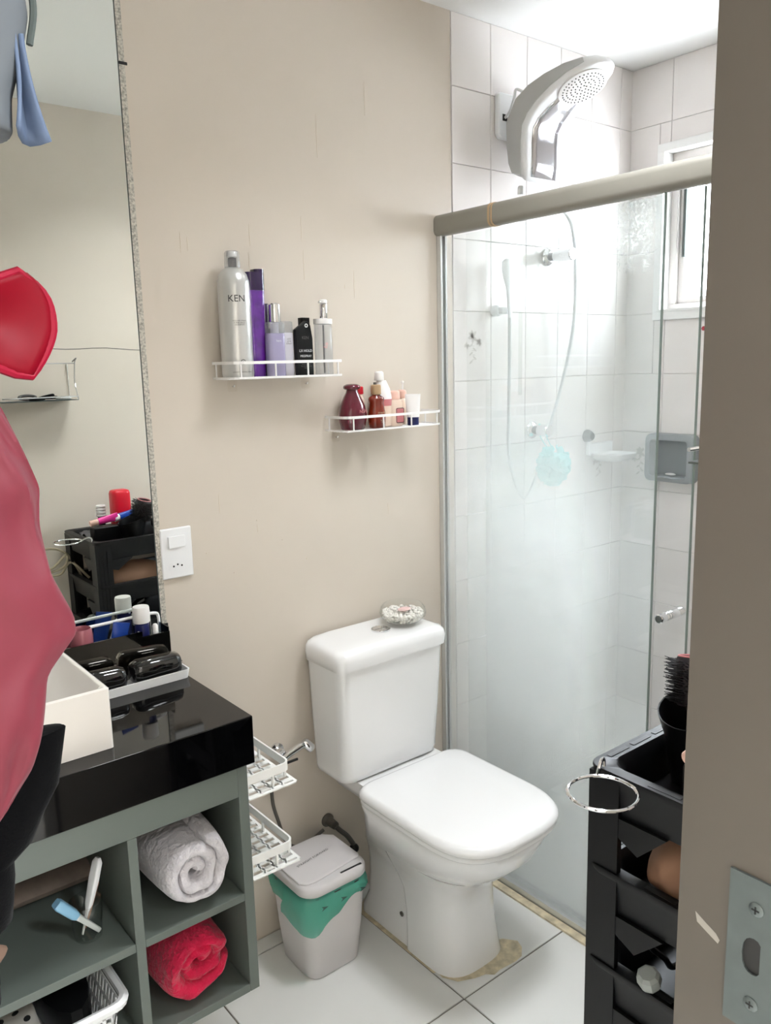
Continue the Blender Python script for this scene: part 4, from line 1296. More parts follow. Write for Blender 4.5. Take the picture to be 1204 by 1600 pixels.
# ------------------------------------------------------------------ electric shower, hoses, valves
es = thing('electric_shower', 'white electric shower with chrome front and tilted spray head', 'shower head', (.30, -.08, 2.0))
X0, X1 = .216, .386
cx_ = (X0 + X1) / 2
# centre line of the front face, in (y, z), going from the foot up and out over the spray head; each with half width and thickness
def body_sec(y, z, ny, nz, hw, th, r):
    """rounded-rect section across x, front face at (y,z) with outward normal (ny,nz), thickness th behind"""
    pts = []
    for a, b in rrect(0, -th / 2, hw, th / 2, r, 4):
        pts.append((cx_ + a, y + ny * b, z + nz * b))
    return pts
prof = []
fp = [(-.100, 2.000), (-.113, 2.010), (-.116, 2.05), (-.116, 2.10), (-.120, 2.138), (-.137, 2.160), (-.168, 2.182), (-.212, 2.206), (-.262, 2.229), (-.302, 2.246), (-.322, 2.254), (-.332, 2.258)]
hwS = [.066, .081, .085, .086, .087, .088, .089, .088, .080, .060, .040, .012]
thS = [.030, .052, .062, .068, .076, .078, .070, .056, .042, .030, .022, .012]
nr = []
for i, (y, z) in enumerate(fp):
    a = fp[max(0, i - 1)]
    b = fp[min(len(fp) - 1, i + 1)]
    dy, dz_ = b[0] - a[0], b[1] - a[1]
    l = math.hypot(dy, dz_)
    nr.append((-dz_ / l, dy / l))
secs = [body_sec(fp[i][0], fp[i][1], nr[i][0], nr[i][1], hwS[i], thS[i], min(.018, thS[i] * .45, hwS[i] * .45)) for i in range(len(fp))]
obj('shell', MB().loft(secs), 'plastic', es, angle=60)
# grey side cheeks
for sgn in (-1, 1):
    ck = MB()
    rg = []
    for i in range(0, len(fp) - 2):
        y, z = fp[i]
        ny, nz = nr[i]
        x = cx_ + sgn * (hwS[i] + .0006)
        t0, t1 = .012, thS[i] - .004
        rg.append([(x, y - ny * t0, z - nz * t0), (x, y - ny * t1, z - nz * t1), (x - sgn * .004, y - ny * t1, z - nz * t1), (x - sgn * .004, y - ny * t0, z - nz * t0)])
    ck.loft(rg)
    obj('side_cheek', ck, 'showerside', es, angle=50)
# chrome front panel following the face
cpn = MB()
rows = []
for i, t in ((1, 1), (2, 1), (3, 1), (4, 1), (5, .97), (6, .9), (7, .7)):
    y, z = fp[i]
    ny, nz = nr[i]
    hw = .053 * t
    rows.append([(cx_ + hw * u, y + ny * (.0028 - .0022 * abs(u) ** 2), z + nz * (.0028 - .0022 * abs(u) ** 2)) for u in (-1, -.6, 0, .6, 1)])
cpn.loft(rows, False, False, closed=False)
obj('chrome_panel', cpn, 'chromepanel', es, angle=60, solid=.0012)
# spray disc with nozzles
dy, dz_ = -.322 + .19, 2.288 - 2.222
cy, cz = -.246, 2.2220
tvec = Vector((0, -.090, .0415)).normalized()
nvec = Vector((0, -tvec.z, tvec.y))
if nvec.z > 0:
    nvec = -nvec
xv = Vector((1, 0, 0))
C0 = Vector((cx_, cy, cz)) + nvec * .001
def dp_(u, v, h=0):
    return C0 + xv * u + tvec * v + nvec * h
ds = obj('spray_disc', MB().loft([[dp_(.070 * cos(2 * pi * k / 36), .066 * sin(2 * pi * k / 36), h) for k in range(36)] for h in (-.004, .0035)] + [[dp_(.066 * cos(2 * pi * k / 36), .062 * sin(2 * pi * k / 36), .0048) for k in range(36)]]), 'milky', es, angle=50)
nz_ = MB()
for ring, cnt in ((.010, 6), (.022, 12), (.034, 19), (.046, 26), (.057, 32)):
    for k in range(cnt):
        a = 2 * pi * (k + .5 * ring) / cnt
        p = dp_(ring * cos(a) * 1.03, ring * sin(a) * .96, .0047)
        nz_.loft([[p + xv * .0021 * cos(2 * pi * j / 6) + tvec * .0021 * sin(2 * pi * j / 6) for j in range(6)], [p + nvec * .0022 + xv * .0013 * cos(2 * pi * j / 6) + tvec * .0013 * sin(2 * pi * j / 6) for j in range(6)]])
obj('nozzles', nz_, 'nozzle', ds, kind='stuff', smooth=False)
obj('inlet_arm', MB().tube([(.31, -.001, 2.13), (.31, -.06, 2.13)], .018, 16).lathe([(.03, 0), (.03, .008)], (0, 0, 0), 20).xf(Matrix.Identity(4)), 'chrome', es) if False else obj('inlet_arm', MB().tube([(.31, -.001, 2.13), (.31, -.062, 2.13)], .018, 16), 'plastic', es)
obj('outlet_nipple', MB().lathe([(.009, 0), (.010, .002), (.010, .02), (.007, .024)], (.243, -.082, 1.966), 14), 'plastic', es)
obj('outlet_tube', MB().tube([(.243, -.082, 1.968), (.243, -.082, 1.40)], .0055, 10, cap=False), 'clear', es)
# junction box with cable
jx = thing('junction_box', 'white wall box with open square hole feeding the electric shower', 'box', (.23, 0, 2.19))
obj('cover', MB().prism([(.215, 2.138), (.226, 2.128), (.285, 2.128), (.285, 2.252), (.225, 2.252), (.215, 2.246)], 'y', -.022, -.0045), 'plastic', jx, bevel=.004)
obj('square_hole', MB().box(.230, .249, -.0226, -.0221, 2.176, 2.194), 'darkmetal', jx, smooth=False)
obj('cable', MB().tube(smooth_path([(.240, -.022, 2.184), (.242, -.04, 2.20), (.236, -.060, 2.225), (.232, -.072, 2.246), (.245, -.090, 2.236)], 6), .004, 8), 'plastic', jx)
# hand shower on its bracket + hose
hd = thing('hand_shower', 'white hand shower hanging on a small wall bracket behind glass', 'hand shower', (.21, -.02, 1.65))
obj('bracket', MB().lathe([(.016, 0), (.017, .004), (.016, .022), (.010, .026)], (0, 0, 0), 18).xf(Matrix.Translation((.213, -.0045, 1.648)) @ Matrix.Rotation(radians(90), 4, 'X')).box(.205, .240, -.045, -.028, 1.638, 1.658), 'plastic', hd, bevel=.003)
obj('wand', MB().lathe([(.007, -.015), (.009, 0), (.0095, .03), (.012, .07), (.021, .10), (.026, .125), (.022, .146), (.010, .153)], (0, 0, 0), 20, .9, .50).xf(Matrix.Translation((.230, -.052, 1.640)) @ Matrix.Rotation(radians(-4), 4, 'Y')), 'plastic', hd)
obj('hose', MB().tube(smooth_path([(.230, -.052, 1.626), (.232, -.05, 1.5), (.240, -.040, 1.35), (.262, -.022, 1.22), (.30, -.016, 1.12), (.345, -.014, 1.07), (.395, -.014, 1.13), (.435, -.020, 1.25), (.485, -.04, 1.42), (.505, -.066, 1.60), (.500, -.075, 1.78), (.470, -.082, 1.90), (.405, -.085, 1.955), (.372, -.085, 1.992)], 8), .0052, 8), 'whitehose', hd)


def valve(name, x, z, label, ln):
    root = thing(name, label, 'tap', (x, 0, z))
    rot = Matrix.Translation((x, -.0045, z)) @ Matrix.Rotation(radians(90), 4, 'X')
    obj('escutcheon', MB().lathe([(.026, 0), (.027, .003), (.022, .010), (.014, .014)], (0, 0, 0), 24).xf(rot), 'chrome', root)
    obj('stem', MB().lathe([(.013, .0142), (.013, .030)], (0, 0, 0), 18).xf(rot), 'greyprint', root)
    obj('knob', MB().lathe([(.015, .0302), (.0185, .033), (.0190, ln - .003), (.0165, ln)], (0, 0, 0), 24).xf(rot), 'chrome', root)
    return root


valve('shower_valve', .452, 1.815, 'chrome round tap high on the tiled wall behind glass', .100)
valve('shower_valve', .385, 1.283, 'chrome tap with an aqua net sponge hanging from it', .072)
lf = thing('net_sponge', 'aqua net bath sponge hanging from the lower shower tap', 'sponge', (.39, -.075, 1.17))
rnd = random.Random(2)
ruf = MB()
for k in range(34):
    d = Vector((rnd.gauss(0, 1), rnd.gauss(0, 1) * .75, rnd.gauss(0, 1) * 1.15)).normalized()
    c = Vector((.384, -.095, 1.178)) + Vector((d.x * .038, d.y * .030, d.z * .048))
    a = d.orthogonal().normalized()
    b = d.cross(a)
    rings = []
    for r, h in ((.004, -.012), (.016, .004), (.025, .010)):
        rings.append([c + a * (r * cos(2 * pi * j / 16)) + b * (r * sin(2 * pi * j / 16)) + d * (h + (.006 * sin(5 * 2 * pi * j / 16) if r > .02 else 0)) for j in range(16)])
    ruf.loft(rings, True, False)
obj('net_ruffles', ruf, 'loofah', lf, solid=.0014, angle=80)
obj('core', MB().ball((.384, -.095, 1.178), .034, 16, 10, 1, .8, 1.15), 'loofah', lf)
obj('cord', MB().tube(smooth_path([(.384, -.095, 1.21), (.380, -.055, 1.25), (.376, -.04, 1.283), (.385, -.036, 1.304), (.396, -.04, 1.283), (.392, -.075, 1.24), (.385, -.095, 1.21)], 5), .0014, 6), 'loofah', lf)
# white soap dish on a suction holder
sd = thing('soap_dish', 'white soap dish on a round suction holder behind the glass', 'soap dish', (.73, -.05, 1.16))
obj('suction_disc', MB().lathe([(.021, 0), (.022, .004), (.018, .018), (.012, .026)], (0, 0, 0), 24).xf(Matrix.Translation((.662, -.0045, 1.243)) @ Matrix.Rotation(radians(90), 4, 'X')), 'steel', sd)
obj('bracket', MB().box(.657, .667, -.022, -.008, 1.178, 1.228), 'plastic', sd, bevel=.002)
dsh = [ring3(rrect(.735, -.066, .070 * s, .052 * s, .03 * s, 5), z) for z, s in ((1.160, .8), (1.168, 1.0), (1.182, 1.04), (1.182, 1.0), (1.172, .92))]
obj('dish', MB().loft(dsh), 'plastic', sd, angle=50)
obj('back_plate', MB().box(.668, .800, -.014, -.0056, 1.176, 1.218), 'plastic', sd, bevel=.004)
# grey niche box on the window wall
nc = thing('wall_soap_box', 'grey wall-mounted soap box on the window wall behind glass', 'soap dispenser', (XR, -.208, 1.16))
def nring(x, sy, sz, r, n=5):
    return [(x, y, z) for y, z in rrect(-.208, 1.165, sy, sz, r, n)]
obj('housing', MB().loft([nring(XR - .0025, .092, .082, .022), nring(XR - .038, .090, .080, .022), nring(XR - .042, .086, .076, .02), nring(XR - .042, .070, .062, .014), nring(XR - .012, .066, .058, .012)], True, True), 'nichegrey', nc, angle=45)
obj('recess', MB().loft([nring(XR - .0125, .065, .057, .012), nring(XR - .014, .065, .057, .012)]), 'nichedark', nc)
obj('lip', MB().tube(smooth_path([(XR - .046, -.142, 1.106), (XR - .055, -.175, 1.101), (XR - .050, -.208, 1.104), (XR - .055, -.245, 1.100), (XR - .046, -.272, 1.105)], 5), .0035, 8), 'nichegrey', nc)
sb = obj('soap_sliver', MB().ball((XR - .030, -.214, 1.112), .010, 14, 8, .9, 2.0, .45), 'milky')
tag(sb, 'thin white soap sliver in the grey soap box', 'soap')
# dark foot mat blurred behind the lower glass
fm = obj('floor_drain', MB().lathe([(.05, 0), (.052, .002), (.048, .006), (.02, .007)], (.14, -.50, .0003), 28), 'steel')
tag(fm, 'round metal floor drain on the shower floor behind glass', 'drain')

# ------------------------------------------------------------------ black trolley by the door wall
TXA, TXB, TYA, TYB = -.675, -.270, -1.372, -1.050
tl = thing('rolling_trolley', 'black plastic storage trolley with trays against the door wall', 'trolley', ((TXA + TXB) / 2, (TYA + TYB) / 2, 0))
for (x, y) in ((TXA, TYB), (TXB, TYB), (TXA, TYA), (TXB, TYA)):
    sx_ = 1 if x == TXA else -1
    sy_ = -1 if y == TYB else 1
    # L-shaped corner post with ribs
    mb = MB()
    pts = [(x, y), (x + sx_ * .058, y), (x + sx_ * .058, y + sy_ * .008), (x + sx_ * .012, y + sy_ * .010), (x + sx_ * .010, y + sy_ * .052), (x, y + sy_ * .052)]
    mb.prism(pts, 'z', .055, .905)
    for k in range(3):
        mb.box(min(x + sx_ * (.014 + .013 * k), x + sx_ * (.018 + .013 * k)), max(x + sx_ * (.014 + .013 * k), x + sx_ * (.018 + .013 * k)), min(y, y + sy_ * -.0015), max(y, y + sy_ * -.0015), .06, .88)
    obj('post', mb, 'blackplastic', tl, smooth=False)
    ws = obj('caster', MB().lathe([(.021, -.008), (.023, -.006), (.023, .006), (.021, .008)], (0, 0, 0), 18).xf(Matrix.Translation((x + sx_ * .025, y + sy_ * .025, .0235)) @ Matrix.Rotation(radians(90), 4, 'X')), 'blackplastic', tl)
    obj('fork', MB().box(x + sx_ * .025 - .010, x + sx_ * .025 + .010, y + sy_ * .025 - .013, y + sy_ * .025 + .013, .0475, .0545), 'blackplastic', ws, smooth=False)


def tray(z, last=False):
    """tray with flared rim, slotted front lip and V brackets below its corners"""
    d = .066
    a, b, c, e = TXA - .004, TXB + .004, TYA - .004, TYB + .004
    rg = [rr4(a + .012, b - .012, c + .012, e - .012, .02, z - d), rr4(a + .004, b - .004, c + .004, e - .004, .022, z - .01), rr4(a, b, c, e, .024, z), rr4(a + .001, b - .001, c + .001, e - .001, .024, z + .003),
          rr4(a + .022, b - .022, c + .022, e - .022, .03, z + .002), rr4(a + .03, b - .03, c + .03, e - .03, .03, z - .012), rr4(a + .035, b - .035, c + .035, e - .035, .03, z - d + .005)]
    t = obj('tray', MB().loft(rg), 'blackplastic', tl, angle=50)
    nsl = 6
    w = (b - a - .07) / nsl
    for k in range(nsl):
        obj('slot', MB().box(a + .035 + w * k + .006, a + .035 + w * (k + 1) - .006, e - .0155, e - .0075, z + .0024, z + .0034), 'darkmetal', t, smooth=False)
    for k in range(3):
        obj('slot', MB().box(a + .0075, a + .0155, c + .05 + .065 * k, c + .05 + .065 * k + .05, z + .0024, z + .0034), 'darkmetal', t, smooth=False)
    # corner gussets under the tray
    for (x, y, sx_) in ((TXA + .058, TYB - .010, 1), (TXA + .058, TYA + .003, 1), (TXB - .058, TYB - .010, -1)):
        obj('gusset', MB().prism([(x, z - d), (x + sx_ * .075, z - d), (x + sx_ * .02, z - d - .040), (x, z - d - .034)], 'y', y, y + .008), 'blackplastic', tl, smooth=False)
    obj('gusset', MB().prism([(TYB - .052, z - d), (TYB - .130, z - d), (TYB - .085, z - d - .046), (TYB - .052, z - d - .030)], 'x', TXA + .001, TXA + .009), 'blackplastic', tl, smooth=False)
    return t


for zt in (.912, .754, .597, .44, .283, .126):
    tray(zt)
rg_ = thing('holder_ring', 'chrome wire ring hooked on the trolley corner', 'ring', (-.737, -1.118, .925))
rp = [(-.741 + .047 * cos(a), -1.122 + .047 * sin(a), .920) for a in [2 * pi * k / 40 for k in range(40)]]
obj('loop', MB().tube(rp, .0026, 8, closed=True), 'chrome', rg_)
obj('hook', MB().tube(smooth_path([(-.7085, -1.0885, .920), (-.698, -1.084, .928), (-.684, -1.078, .933), (-.674, -1.074, .928), (-.673, -1.074, .9175)], 5), .0028, 8), 'chrome', rg_)
# round brush in a black cup
BRX, BRY = -.508, -1.116
cupb = thing('brush_cup', 'black open cup on the trolley holding the round brush', 'cup', (BRX, BRY, .86))
cr_ = []
for z, s, tilt in ((.8512, .028, 0), (.915, .038, 0), (.972, .053, .016)):
    cr_.append([(BRX + s * cos(2 * pi * k / 24), BRY + s * sin(2 * pi * k / 24), z + tilt * cos(2 * pi * k / 24)) for k in range(24)])
for z, s, tilt in ((.972, .051, .016), (.915, .036, 0), (.857, .026, 0)):
    cr_.append([(BRX + s * cos(2 * pi * k / 24), BRY + s * sin(2 * pi * k / 24), z + tilt * cos(2 * pi * k / 24)) for k in range(24)])
obj('cup_wall', MB().loft(cr_), 'blackplastic', cupb, angle=50)
br = thing('round_hair_brush', 'black round hair brush standing bristles up in the cup', 'brush', (BRX, BRY, .87))
bm_, ln = rot_to((BRX + .004, BRY, .872), (BRX + .040, BRY + .026, 1.037))
obj('handle', MB().lathe([(.008, 0), (.011, .02), (.010, .085), (.012, .095)], (0, 0, 0), 16).xf(bm_), 'blackplastic', br)
obj('barrel', MB().lathe([(.024, .0952), (.0275, .1), (.0275, ln - .004), (.025, ln), (.020, ln), (.018, ln - .012)], (0, 0, 0), 24).xf(bm_), 'brush', br)
obj('end_ring', MB().tube([(.0235 * cos(2 * pi * k / 24), .0235 * sin(2 * pi * k / 24), ln + .001) for k in range(24)], .0018, 6, closed=True).xf(bm_), 'rosepink', br)
bs = MB()
rnd = random.Random(3)
for i in range(18):
    for k in range(26):
        a = 2 * pi * (k + (i % 2) * .5) / 26 + rnd.gauss(0, .05)
        z = .101 + (ln - .108) * i / 17
        r1 = .0430 + rnd.gauss(0, .0015)
        p0 = Vector((.027 * cos(a), .027 * sin(a), z))
        p1 = Vector((r1 * cos(a + rnd.gauss(0, .06)), r1 * sin(a), z + rnd.gauss(.002, .002)))
        u = Vector((-sin(a), cos(a), 0)) * .0009
        w = Vector((0, 0, .0009))
        bs.loft([[p0 + u, p0 + w, p0 - u, p0 - w], [p1 + u * .6, p1 + w * .6, p1 - u * .6, p1 - w * .6]], False, True)
obj('bristles', bs.xf(bm_), 'bristle', br, kind='stuff', smooth=False)

# things in the trolley's top tray (seen in the mirror)
TZT = .8515
q = thing('red_jar', 'upright bright red rounded jar on the trolley, seen in mirror', 'jar', (-.494, -1.262, TZT))
obj('jar_body', MB().loft([ring3(rrect(-.494, -1.262, .035 * s, .030 * s, .018 * s, 5), TZT + h) for h, s in ((0, .9), (.004, 1), (.12, 1.02), (.196, 1.0), (.206, .9), (.209, .7))]), 'capred', q, angle=60)
obj('cap_line', MB().loft([ring3(rrect(-.494, -1.262, .0358, .0308, .0183, 5), TZT + h) for h in (.09, .092)], False, False), 'ink', q)
q = thing('black_box', 'low black box inside the trolley tray under the tubes, seen in mirror', 'box', (-.57, -1.19, TZT))
obj('box_body', MB().box(-.630, -.450, -1.222, -1.172, TZT, TZT + .092), 'blackplastic', q, bevel=.004)
q = squeeze_tube('pink_tube', -.638, -1.186, TZT + .108, .030, .105, 'hotpink', 'peachcap', 'hot pink tube with pale cap lying on the trolley, seen in mirror', tilt=radians(82), caph=.03)
q = squeeze_tube('blue_pack', -.545, -1.196, TZT + .114, .036, .11, 'blue', 'milky', 'blue and white tube lying across the trolley top, seen in mirror', tilt=radians(82), caph=.02)
q = thing('spiral_hair_ties', 'white spiral hair ties stacked on the trolley, seen in mirror', 'hair tie', (-.555, -1.30, TZT))
for k in range(4):
    obj('coil', MB().tube([(-.555 + .014 * cos(2 * pi * j / 18), -1.30 + .014 * sin(2 * pi * j / 18), TZT + .114 + .0115 * k) for j in range(18)], .0048, 8, closed=True), 'milky', q)
obj('stand', MB().lathe([(.013, 0), (.013, .108)], (-.555, -1.30, TZT), 12), 'blackplastic', q)
q = thing('dark_powder_brush', 'small dark powder brush in the trolley tray, seen in mirror', 'brush', (-.42, -1.14, TZT + .02))
obj('brush_head', MB().ball((-.405, -1.142, TZT + .088), .024, 18, 10, 1.0, .8, .9), 'blackcloth', q)
obj('handle', MB().lathe([(.006, 0), (.008, .068)], (-.405, -1.142, TZT), 10), 'blackplastic', q)
q = thing('grey_sachet', 'crumpled grey sachet on the trolley corner, seen in mirror', 'sachet', (-.64, -1.27, TZT))
sv_ = []
for j in range(9):
    for i in range(9):
        x, y = -.640 + .065 * i / 8, -1.33 + .10 * j / 8
        sv_.append((x, y, TZT + .052 + .020 * noise.noise(Vector((x * 40, y * 40, 1)))))
obj('sachet_film', MB().add(sv_, [(j * 9 + i, j * 9 + i + 1, (j + 1) * 9 + i + 1, (j + 1) * 9 + i) for j in range(8) for i in range(8)]), 'greyprint', q, solid=.003)
# second tray: brown bag; third: dark cables and a frosted cap
q = thing('tan_bag', 'tan nylon bag with white trim in the second trolley tray', 'bag', (-.53, -1.22, .70))
tb_ = []
for i, (t, s) in enumerate(((0, .25), (.06, .55), (.2, .85), (.45, 1.0), (.7, .95), (.9, .65), (1, .2))):
    x = -.640 + .26 * t
    tb_.append([(x + .02 * sin(k) * .3, -1.152 + .062 * s * cos(2 * pi * k / 18), .7535 + .060 * s * sin(2 * pi * k / 18) + .004 * noise.noise(Vector((x * 30, k, 0)))) for k in range(18)])
obj('bag_body', MB().loft(tb_), 'brown', q, angle=80, sub=1)
obj('white_trim', MB().tube([(-.622 + .006 * sin(k * .35), -1.152 + .0545 * cos(radians(150 + 12 * k)), .7535 + .0535 * sin(radians(150 + 12 * k))) for k in range(12)], .004, 8), 'milky', q)
q = thing('cable_bundle', 'black cable looped in the third trolley tray', 'cable', (-.60, -1.17, .50))
obj('cable', MB().tube(smooth_path([(p[0] + .010, p[1] + .026, p[2] + .066) for p in ((-.648, -1.165, .575), (-.655, -1.145, .592), (-.635, -1.120, .600), (-.605, -1.118, .596), (-.590, -1.140, .585), (-.610, -1.165, .575), (-.640, -1.160, .570), (-.620, -1.172, .545), (-.58, -1.165, .505), (-.50, -1.16, .495))], 8), .0048, 8), 'blackplastic', q)
q2 = thing('black_device', 'black hair dryer body lying in the third trolley tray', 'appliance', (-.54, -1.22, .48))
dm_, ln = rot_to((-.615, -1.195, .590), (-.44, -1.26, .625))
obj('barrel', MB().lathe([(.020, 0), (.030, .006), (.034, .05), (.034, .13), (.028, ln - .01), (.015, ln)], (0, 0, 0), 22).xf(dm_), 'blackgloss', q2)
obj('nozzle_ring', MB().lathe([(.0315, .012), (.0325, .02)], (0, 0, 0), 22, cap0=False, cap1=False).xf(dm_), 'chrome', q2)
q3 = obj('frosted_cap', MB().lathe([(.006, 0), (.014, .003), (.018, .012), (.017, .024), (.012, .028)], (0, 0, 0), 8).xf(Matrix.Translation((-.666, -1.160, .603)) @ Matrix.Rotation(radians(-20), 4, 'Y')), 'frosted', angle=20)
tag(q3, 'faceted frosted white cap on the third trolley tray rim', 'cap')
# beige cord hanging off the trolley side (seen in mirror)
q = obj('beige_cord', MB().tube(smooth_path([(-.630, -1.325, .70), (-.655, -1.33, .78), (-.70, -1.335, .845), (-.765, -1.335, .860), (-.80, -1.335, .82), (-.75, -1.33, .785), (-.690, -1.325, .83), (-.70, -1.33, .785), (-.78, -1.335, .765), (-.715, -1.33, .76), (-.675, -1.325, .80), (-.62, -1.30, .735)], 8), .0048, 8), 'beigecable')
tag(q, 'beige electric cord looping out of the trolley side, seen in mirror', 'cord')

# ------------------------------------------------------------------ wire rack on the door wall (seen in mirror)
wk = thing('wire_rack', 'small wire rack of hair ties on the door wall, seen in mirror', 'rack', (-.72, YF, 1.38))
RX0, RX1, RY, RZ = -.86, -.600, YF + .100, 1.40
for (z, yy) in ((RZ, RY), (RZ + .125, RY)):
    pass
obj('base_plate', MB().box(RX0, RX1, YF + .001, RY, RZ - .002, RZ), 'darkseam', wk, smooth=False)
obj('side_wire', MB().tube(smooth_path([(RX1, RY, RZ), (RX1 - .002, RY - .02, RZ + .06), (RX1, RY - .01, RZ + .13), (RX1 + .006, RY - .006, RZ + .148), (RX1 - .008, RY - .012, RZ + .135)], 6), .0025, 8), 'chrome', wk)
obj('side_wire', MB().tube([(RX1, YF + .004, RZ), (RX1, YF + .004, RZ + .13), (RX1, RY - .01, RZ + .13)], .002, 8), 'chrome', wk)
obj('front_wire', MB().tube([(RX1, RY, RZ + .012), (RX0, RY, RZ + .012)], .0022, 8), 'chrome', wk)
obj('front_wire', MB().tube([(RX1, RY - .01, RZ + .13), (RX0, RY - .01, RZ + .13)], .0022, 8), 'chrome', wk)
for i, (x, y, r, m) in enumerate(((-.64, YF + .06, .022, 'milky'), (-.70, YF + .05, .026, 'blackcloth'), (-.735, YF + .065, .024, 'blackplastic'), (-.76, YF + .04, .028, 'greyprint'), (-.68, YF + .03, .024, 'blackcloth'))):
    hq = obj('hair_tie', MB().tube([(x + r * cos(2 * pi * k / 22), y + r * sin(2 * pi * k / 22) * .8, RZ + .0062 + (.006 if i in (1, 3) else .001) * sin(2 * pi * k / 22 + i) + .0065 * (i % 2) + (.004 if i == 4 else 0)) for k in range(22)], .0052, 8, closed=True), m)
    tag(hq, ['white hair tie lying on the wire rack, seen in mirror', 'thick black hair tie beside the white one, seen in mirror', 'glossy black hair tie on the wire rack, seen in mirror', 'grey hair tie at the far side of wire rack, seen in mirror', 'black hair tie at the wall side of wire rack, seen in mirror'][i], 'hair tie', 'hair ties on the wire rack')

# ------------------------------------------------------------------ clothes hanging on the open door
hr = thing('hook_rack', 'metal rack of coat hooks on the open door face', 'hooks', (-1.66, -1.05, 1.9))
obj('bar', MB().box(.12, .62, -.006, -.0005, 1.90, 1.93).xf(leafM), 'steel', hr, smooth=False)
for u in (.30, .42, .55):
    obj('hook', MB().tube([leafM @ Vector(p) for p in ((u, -.006, 1.915), (u, -.045, 1.905), (u, -.06, 1.93))], .004, 8), 'steel', hr)


def hang(rows, n, folds, amp, seed, cxy=None):
    """hanging cloth body: rows of (cx, cy, z, rx, ry, ang); folds wrinkle the section"""
    rings = []
    for i, (cx, cy, z, rx, ry) in enumerate(rows):
        ring = []
        for k in range(n):
            a = 2 * pi * k / n
            w = 1 + amp * sin(folds * a + i * .22 + seed) + amp * .8 * noise.noise(Vector((cos(a) * 1.6 + seed, sin(a) * 1.6, z * 9)))
            ring.append((cx + rx * w * cos(a), cy + ry * w * sin(a), z + .003 * noise.noise(Vector((a, z * 10, seed)))))
        rings.append(ring)
    return rings


def dens(rows, m=4):
    out = []
    for a, b in zip(rows, rows[1:]):
        for k in range(m):
            t = k / m
            t2 = t * t * (3 - 2 * t) * .5 + t * .5
            out.append(tuple(u + (v - u) * t2 for u, v in zip(a, b)))
    out.append(rows[-1])
    return out


HY = -1.0
robe = thing('pink_robe', 'dusty pink satin robe hanging in loose folds on the open door', 'robe', (-1.52, HY, 1.1))
rw = [(-1.525, HY, 1.489, .070, .03), (-1.52, HY, 1.482, .092, .035), (-1.52, HY, 1.43, .110, .04), (-1.52, HY, 1.405, .120, .042), (-1.52, HY, 1.375, .117, .042), (-1.52, HY, 1.33, .122, .044), (-1.52, HY, 1.290, .138, .046), (-1.52, HY, 1.272, .139, .046), (-1.52, HY, 1.240, .108, .045), (-1.52, HY, 1.19, .100, .04), (-1.52, HY, 1.155, .088, .036), (-1.525, HY, 1.115, .064, .03), (-1.53, HY, 1.085, .034, .02)]
obj('hanging_loop', MB().tube(smooth_path([(-1.525, -.975, 1.487), (-1.56, -.955, 1.62), (-1.60, -.94, 1.80), (-1.612, -.935, 1.912)], 6), .003, 8), 'pink', robe)
rings = hang(dens(rw, 3), 72, 4, .015, 1.3)
for i, ring in enumerate(rings):
    for k, p in enumerate(ring):
        a = 2 * pi * k / 72
        if 1.1 < p[2] < 1.5 and p[1] < HY:
            # soft satin creases running down and across
            n1 = abs(noise.noise(Vector((a * 2.1 + p[2] * 5, p[2] * 7, 3.3))))
            n2 = abs(noise.noise(Vector((a * 1.2 - p[2] * 9, p[2] * 5, 8.1))))
            d = .011 * (.35 - min(.35, n1)) / .35 +   .008 * (.3 - min(.3, n2)) / .3
            ring[k] = (p[0], p[1] - d, p[2])
obj('robe_body', MB().loft(rings), 'pink', robe, angle=80, sub=1)
blk = thing('black_towel', 'black towel hanging below the pink robe', 'towel', (-1.50, -.93, 1.05))
rw = [(-1.48, -.925, 1.150, .103, .022), (-1.48, -.925, 1.148, .106, .023), (-1.48, -.925, 1.09, .094, .022), (-1.48, -.925, 1.065, .078, .022), (-1.48, -.925, 1.036, .062, .02), (-1.48, -.925, 1.024, .045, .02)]
obj('towel_body', MB().loft(hang(dens(rw, 2), 40, 4, .03, 4.0)), 'blackcloth', blk, angle=40)
bl2 = thing('black_tan_garment', 'black garment with tan panel hanging below the black towel', 'garment', (-1.52, -.93, .95))
rw = [(-1.515, -.862, 1.040, .070, .036), (-1.515, -.862, 1.022, .088, .042), (-1.515, -.862, 0.972, .086, .042), (-1.515, -.862, .925, .080, .038), (-1.52, -.862, .908, .065, .03)]
obj('garment_body', MB().loft(hang(dens(rw, 2), 40, 3, .03, 2.0)), 'blackcloth', bl2, angle=60)
rw = [(-1.525, -.905, .925, .06, .03), (-1.525, -.905, .915, .074, .034), (-1.53, -.905, .895, .060, .03), (-1.535, -.905, .885, .03, .02)]
obj('tan_panel', MB().loft(hang(dens(rw, 2), 30, 3, .04, 6.0)), 'tancloth', bl2, angle=80)
obj('tan_panel', MB().ball((-1.502, -.912, .965), .034, 18, 10, 1, .5, 1.1), 'tancloth', bl2)
nvg = thing('navy_garment', 'dark navy garment hanging lowest below the black and tan one', 'garment', (-1.52, -.862, .86))
rw = [(-1.525, -.862, .884, .05, .03), (-1.525, -.862, .87, .075, .035), (-1.525, -.862, .83, .072, .035), (-1.53, -.862, .79, .05, .03)]
obj('garment_body', MB().loft(hang(dens(rw, 2), 30, 3, .03, 5.0)), 'blackcloth', nvg, angle=60)

cup_ = thing('red_moulded_cup', 'smooth red moulded cup hanging above the pink robe', 'garment', (-1.45, -1.0, 1.54))
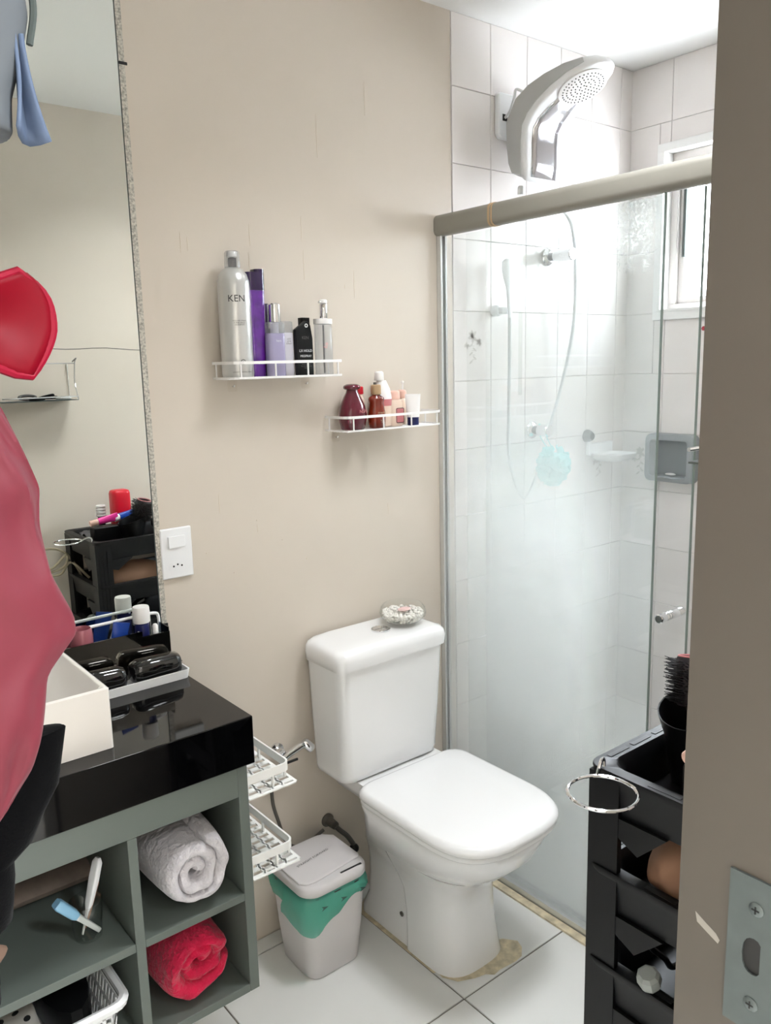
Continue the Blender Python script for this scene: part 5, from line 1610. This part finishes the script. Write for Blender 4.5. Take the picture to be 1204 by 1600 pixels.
# a curved pad: outline swept, hollow toward the camera, thick rolled rim
nU, nV = 26, 18
def pad(u, v):
    """u 0..1 right to left, v 0..1 bottom to top"""
    zt = 1.582 - .010 * math.exp(-((u - .42) / .22) ** 2) * 1.0 - .004 * u + .010 * math.exp(-(u / .12) ** 2)
    zb = 1.497 + .022 * min(1, u / .35) + .004 * sin(u * 5)
    k_ = max(0, 1 - u / .09)
    zt -= .014 * k_ ** 2.2
    zb += .004 * k_ ** 2
    z = zb + (zt - zb) * v
    edge = -1.374 - .012 * max(0, (v - .55) / .45) ** 3 - .022 * max(0, (.55 - v) / .55) ** 1.6
    x = edge - .20 * u
    y = -1.000 + .035 * math.sin(pi * min(1, u * 1.1)) * math.sin(pi * (.1 + .8 * v)) - .10 * u
    return (x, y, z)
pv = [pad(i / nU, j / nV) for j in range(nV + 1) for i in range(nU + 1)]
pf = [(j * (nU + 1) + i, j * (nU + 1) + i + 1, (j + 1) * (nU + 1) + i + 1, (j + 1) * (nU + 1) + i) for j in range(nV) for i in range(nU)]
obj('pad', MB().add(pv, pf), 'red', cup_, solid=.007, angle=80, bevel=0)
rim_pts = [pad(t, 1) for t in [1 - k / 14 for k in range(15)]] + [pad(0, 1 - k / 12) for k in range(1, 12)] + [pad(k / 14, 0) for k in range(15)]
obj('rolled_edge', MB().tube(rim_pts, .0040, 8), 'redlip', cup_)
obj('strap', MB().tube(smooth_path([(-1.50, -1.06, 1.578), (-1.545, -1.03, 1.68), (-1.59, -1.0, 1.80), (-1.605, -.98, 1.92)], 6), .004, 8), 'red', cup_)

bcl = thing('pale_blue_shirt', 'pale blue grey shirt with flared hem hanging highest on the door', 'shirt', (-1.45, -1.0, 1.8))
rw = [(-1.50, HY, 1.93, .04, .03), (-1.48, HY, 1.88, .085, .05), (-1.47, HY, 1.82, .094, .055), (-1.47, HY, 1.785, .097, .055), (-1.47, HY, 1.75, .090, .055), (-1.47, HY, 1.72, .080, .055), (-1.47, HY, 1.69, .078, .056)]
obj('shirt_body', MB().loft(hang(dens(rw), 48, 3, .02, .5)), 'bluecloth', bcl, angle=80, sub=1)
tail = []
for i in range(10):
    t = i / 9
    z = 1.765 - .075 * t
    xin = -1.392 + .003 * sin(t * 3) - .004 * t
    xout = -1.386 + .006 * t + .012 * t * t
    tail.append([(xin + (xout - xin) * k / 5, -1.030 + .012 * sin(pi * k / 5) * (1 + t) + .010 * t * k / 5, z + .006 * (1 - k / 5) * t - .004 * t * sin(pi * k / 5)) for k in range(6)])
obj('flared_hem', MB().loft(tail, False, False, closed=False), 'bluetrim', bcl, solid=.003, angle=70)
obj('dark_seam', MB().tube(smooth_path([(-1.384, -1.015, 1.86), (-1.3745, -1.018, 1.82), (-1.3715, -1.018, 1.79), (-1.377, -1.018, 1.762)], 6), .0028, 6), 'darkseam', bcl)
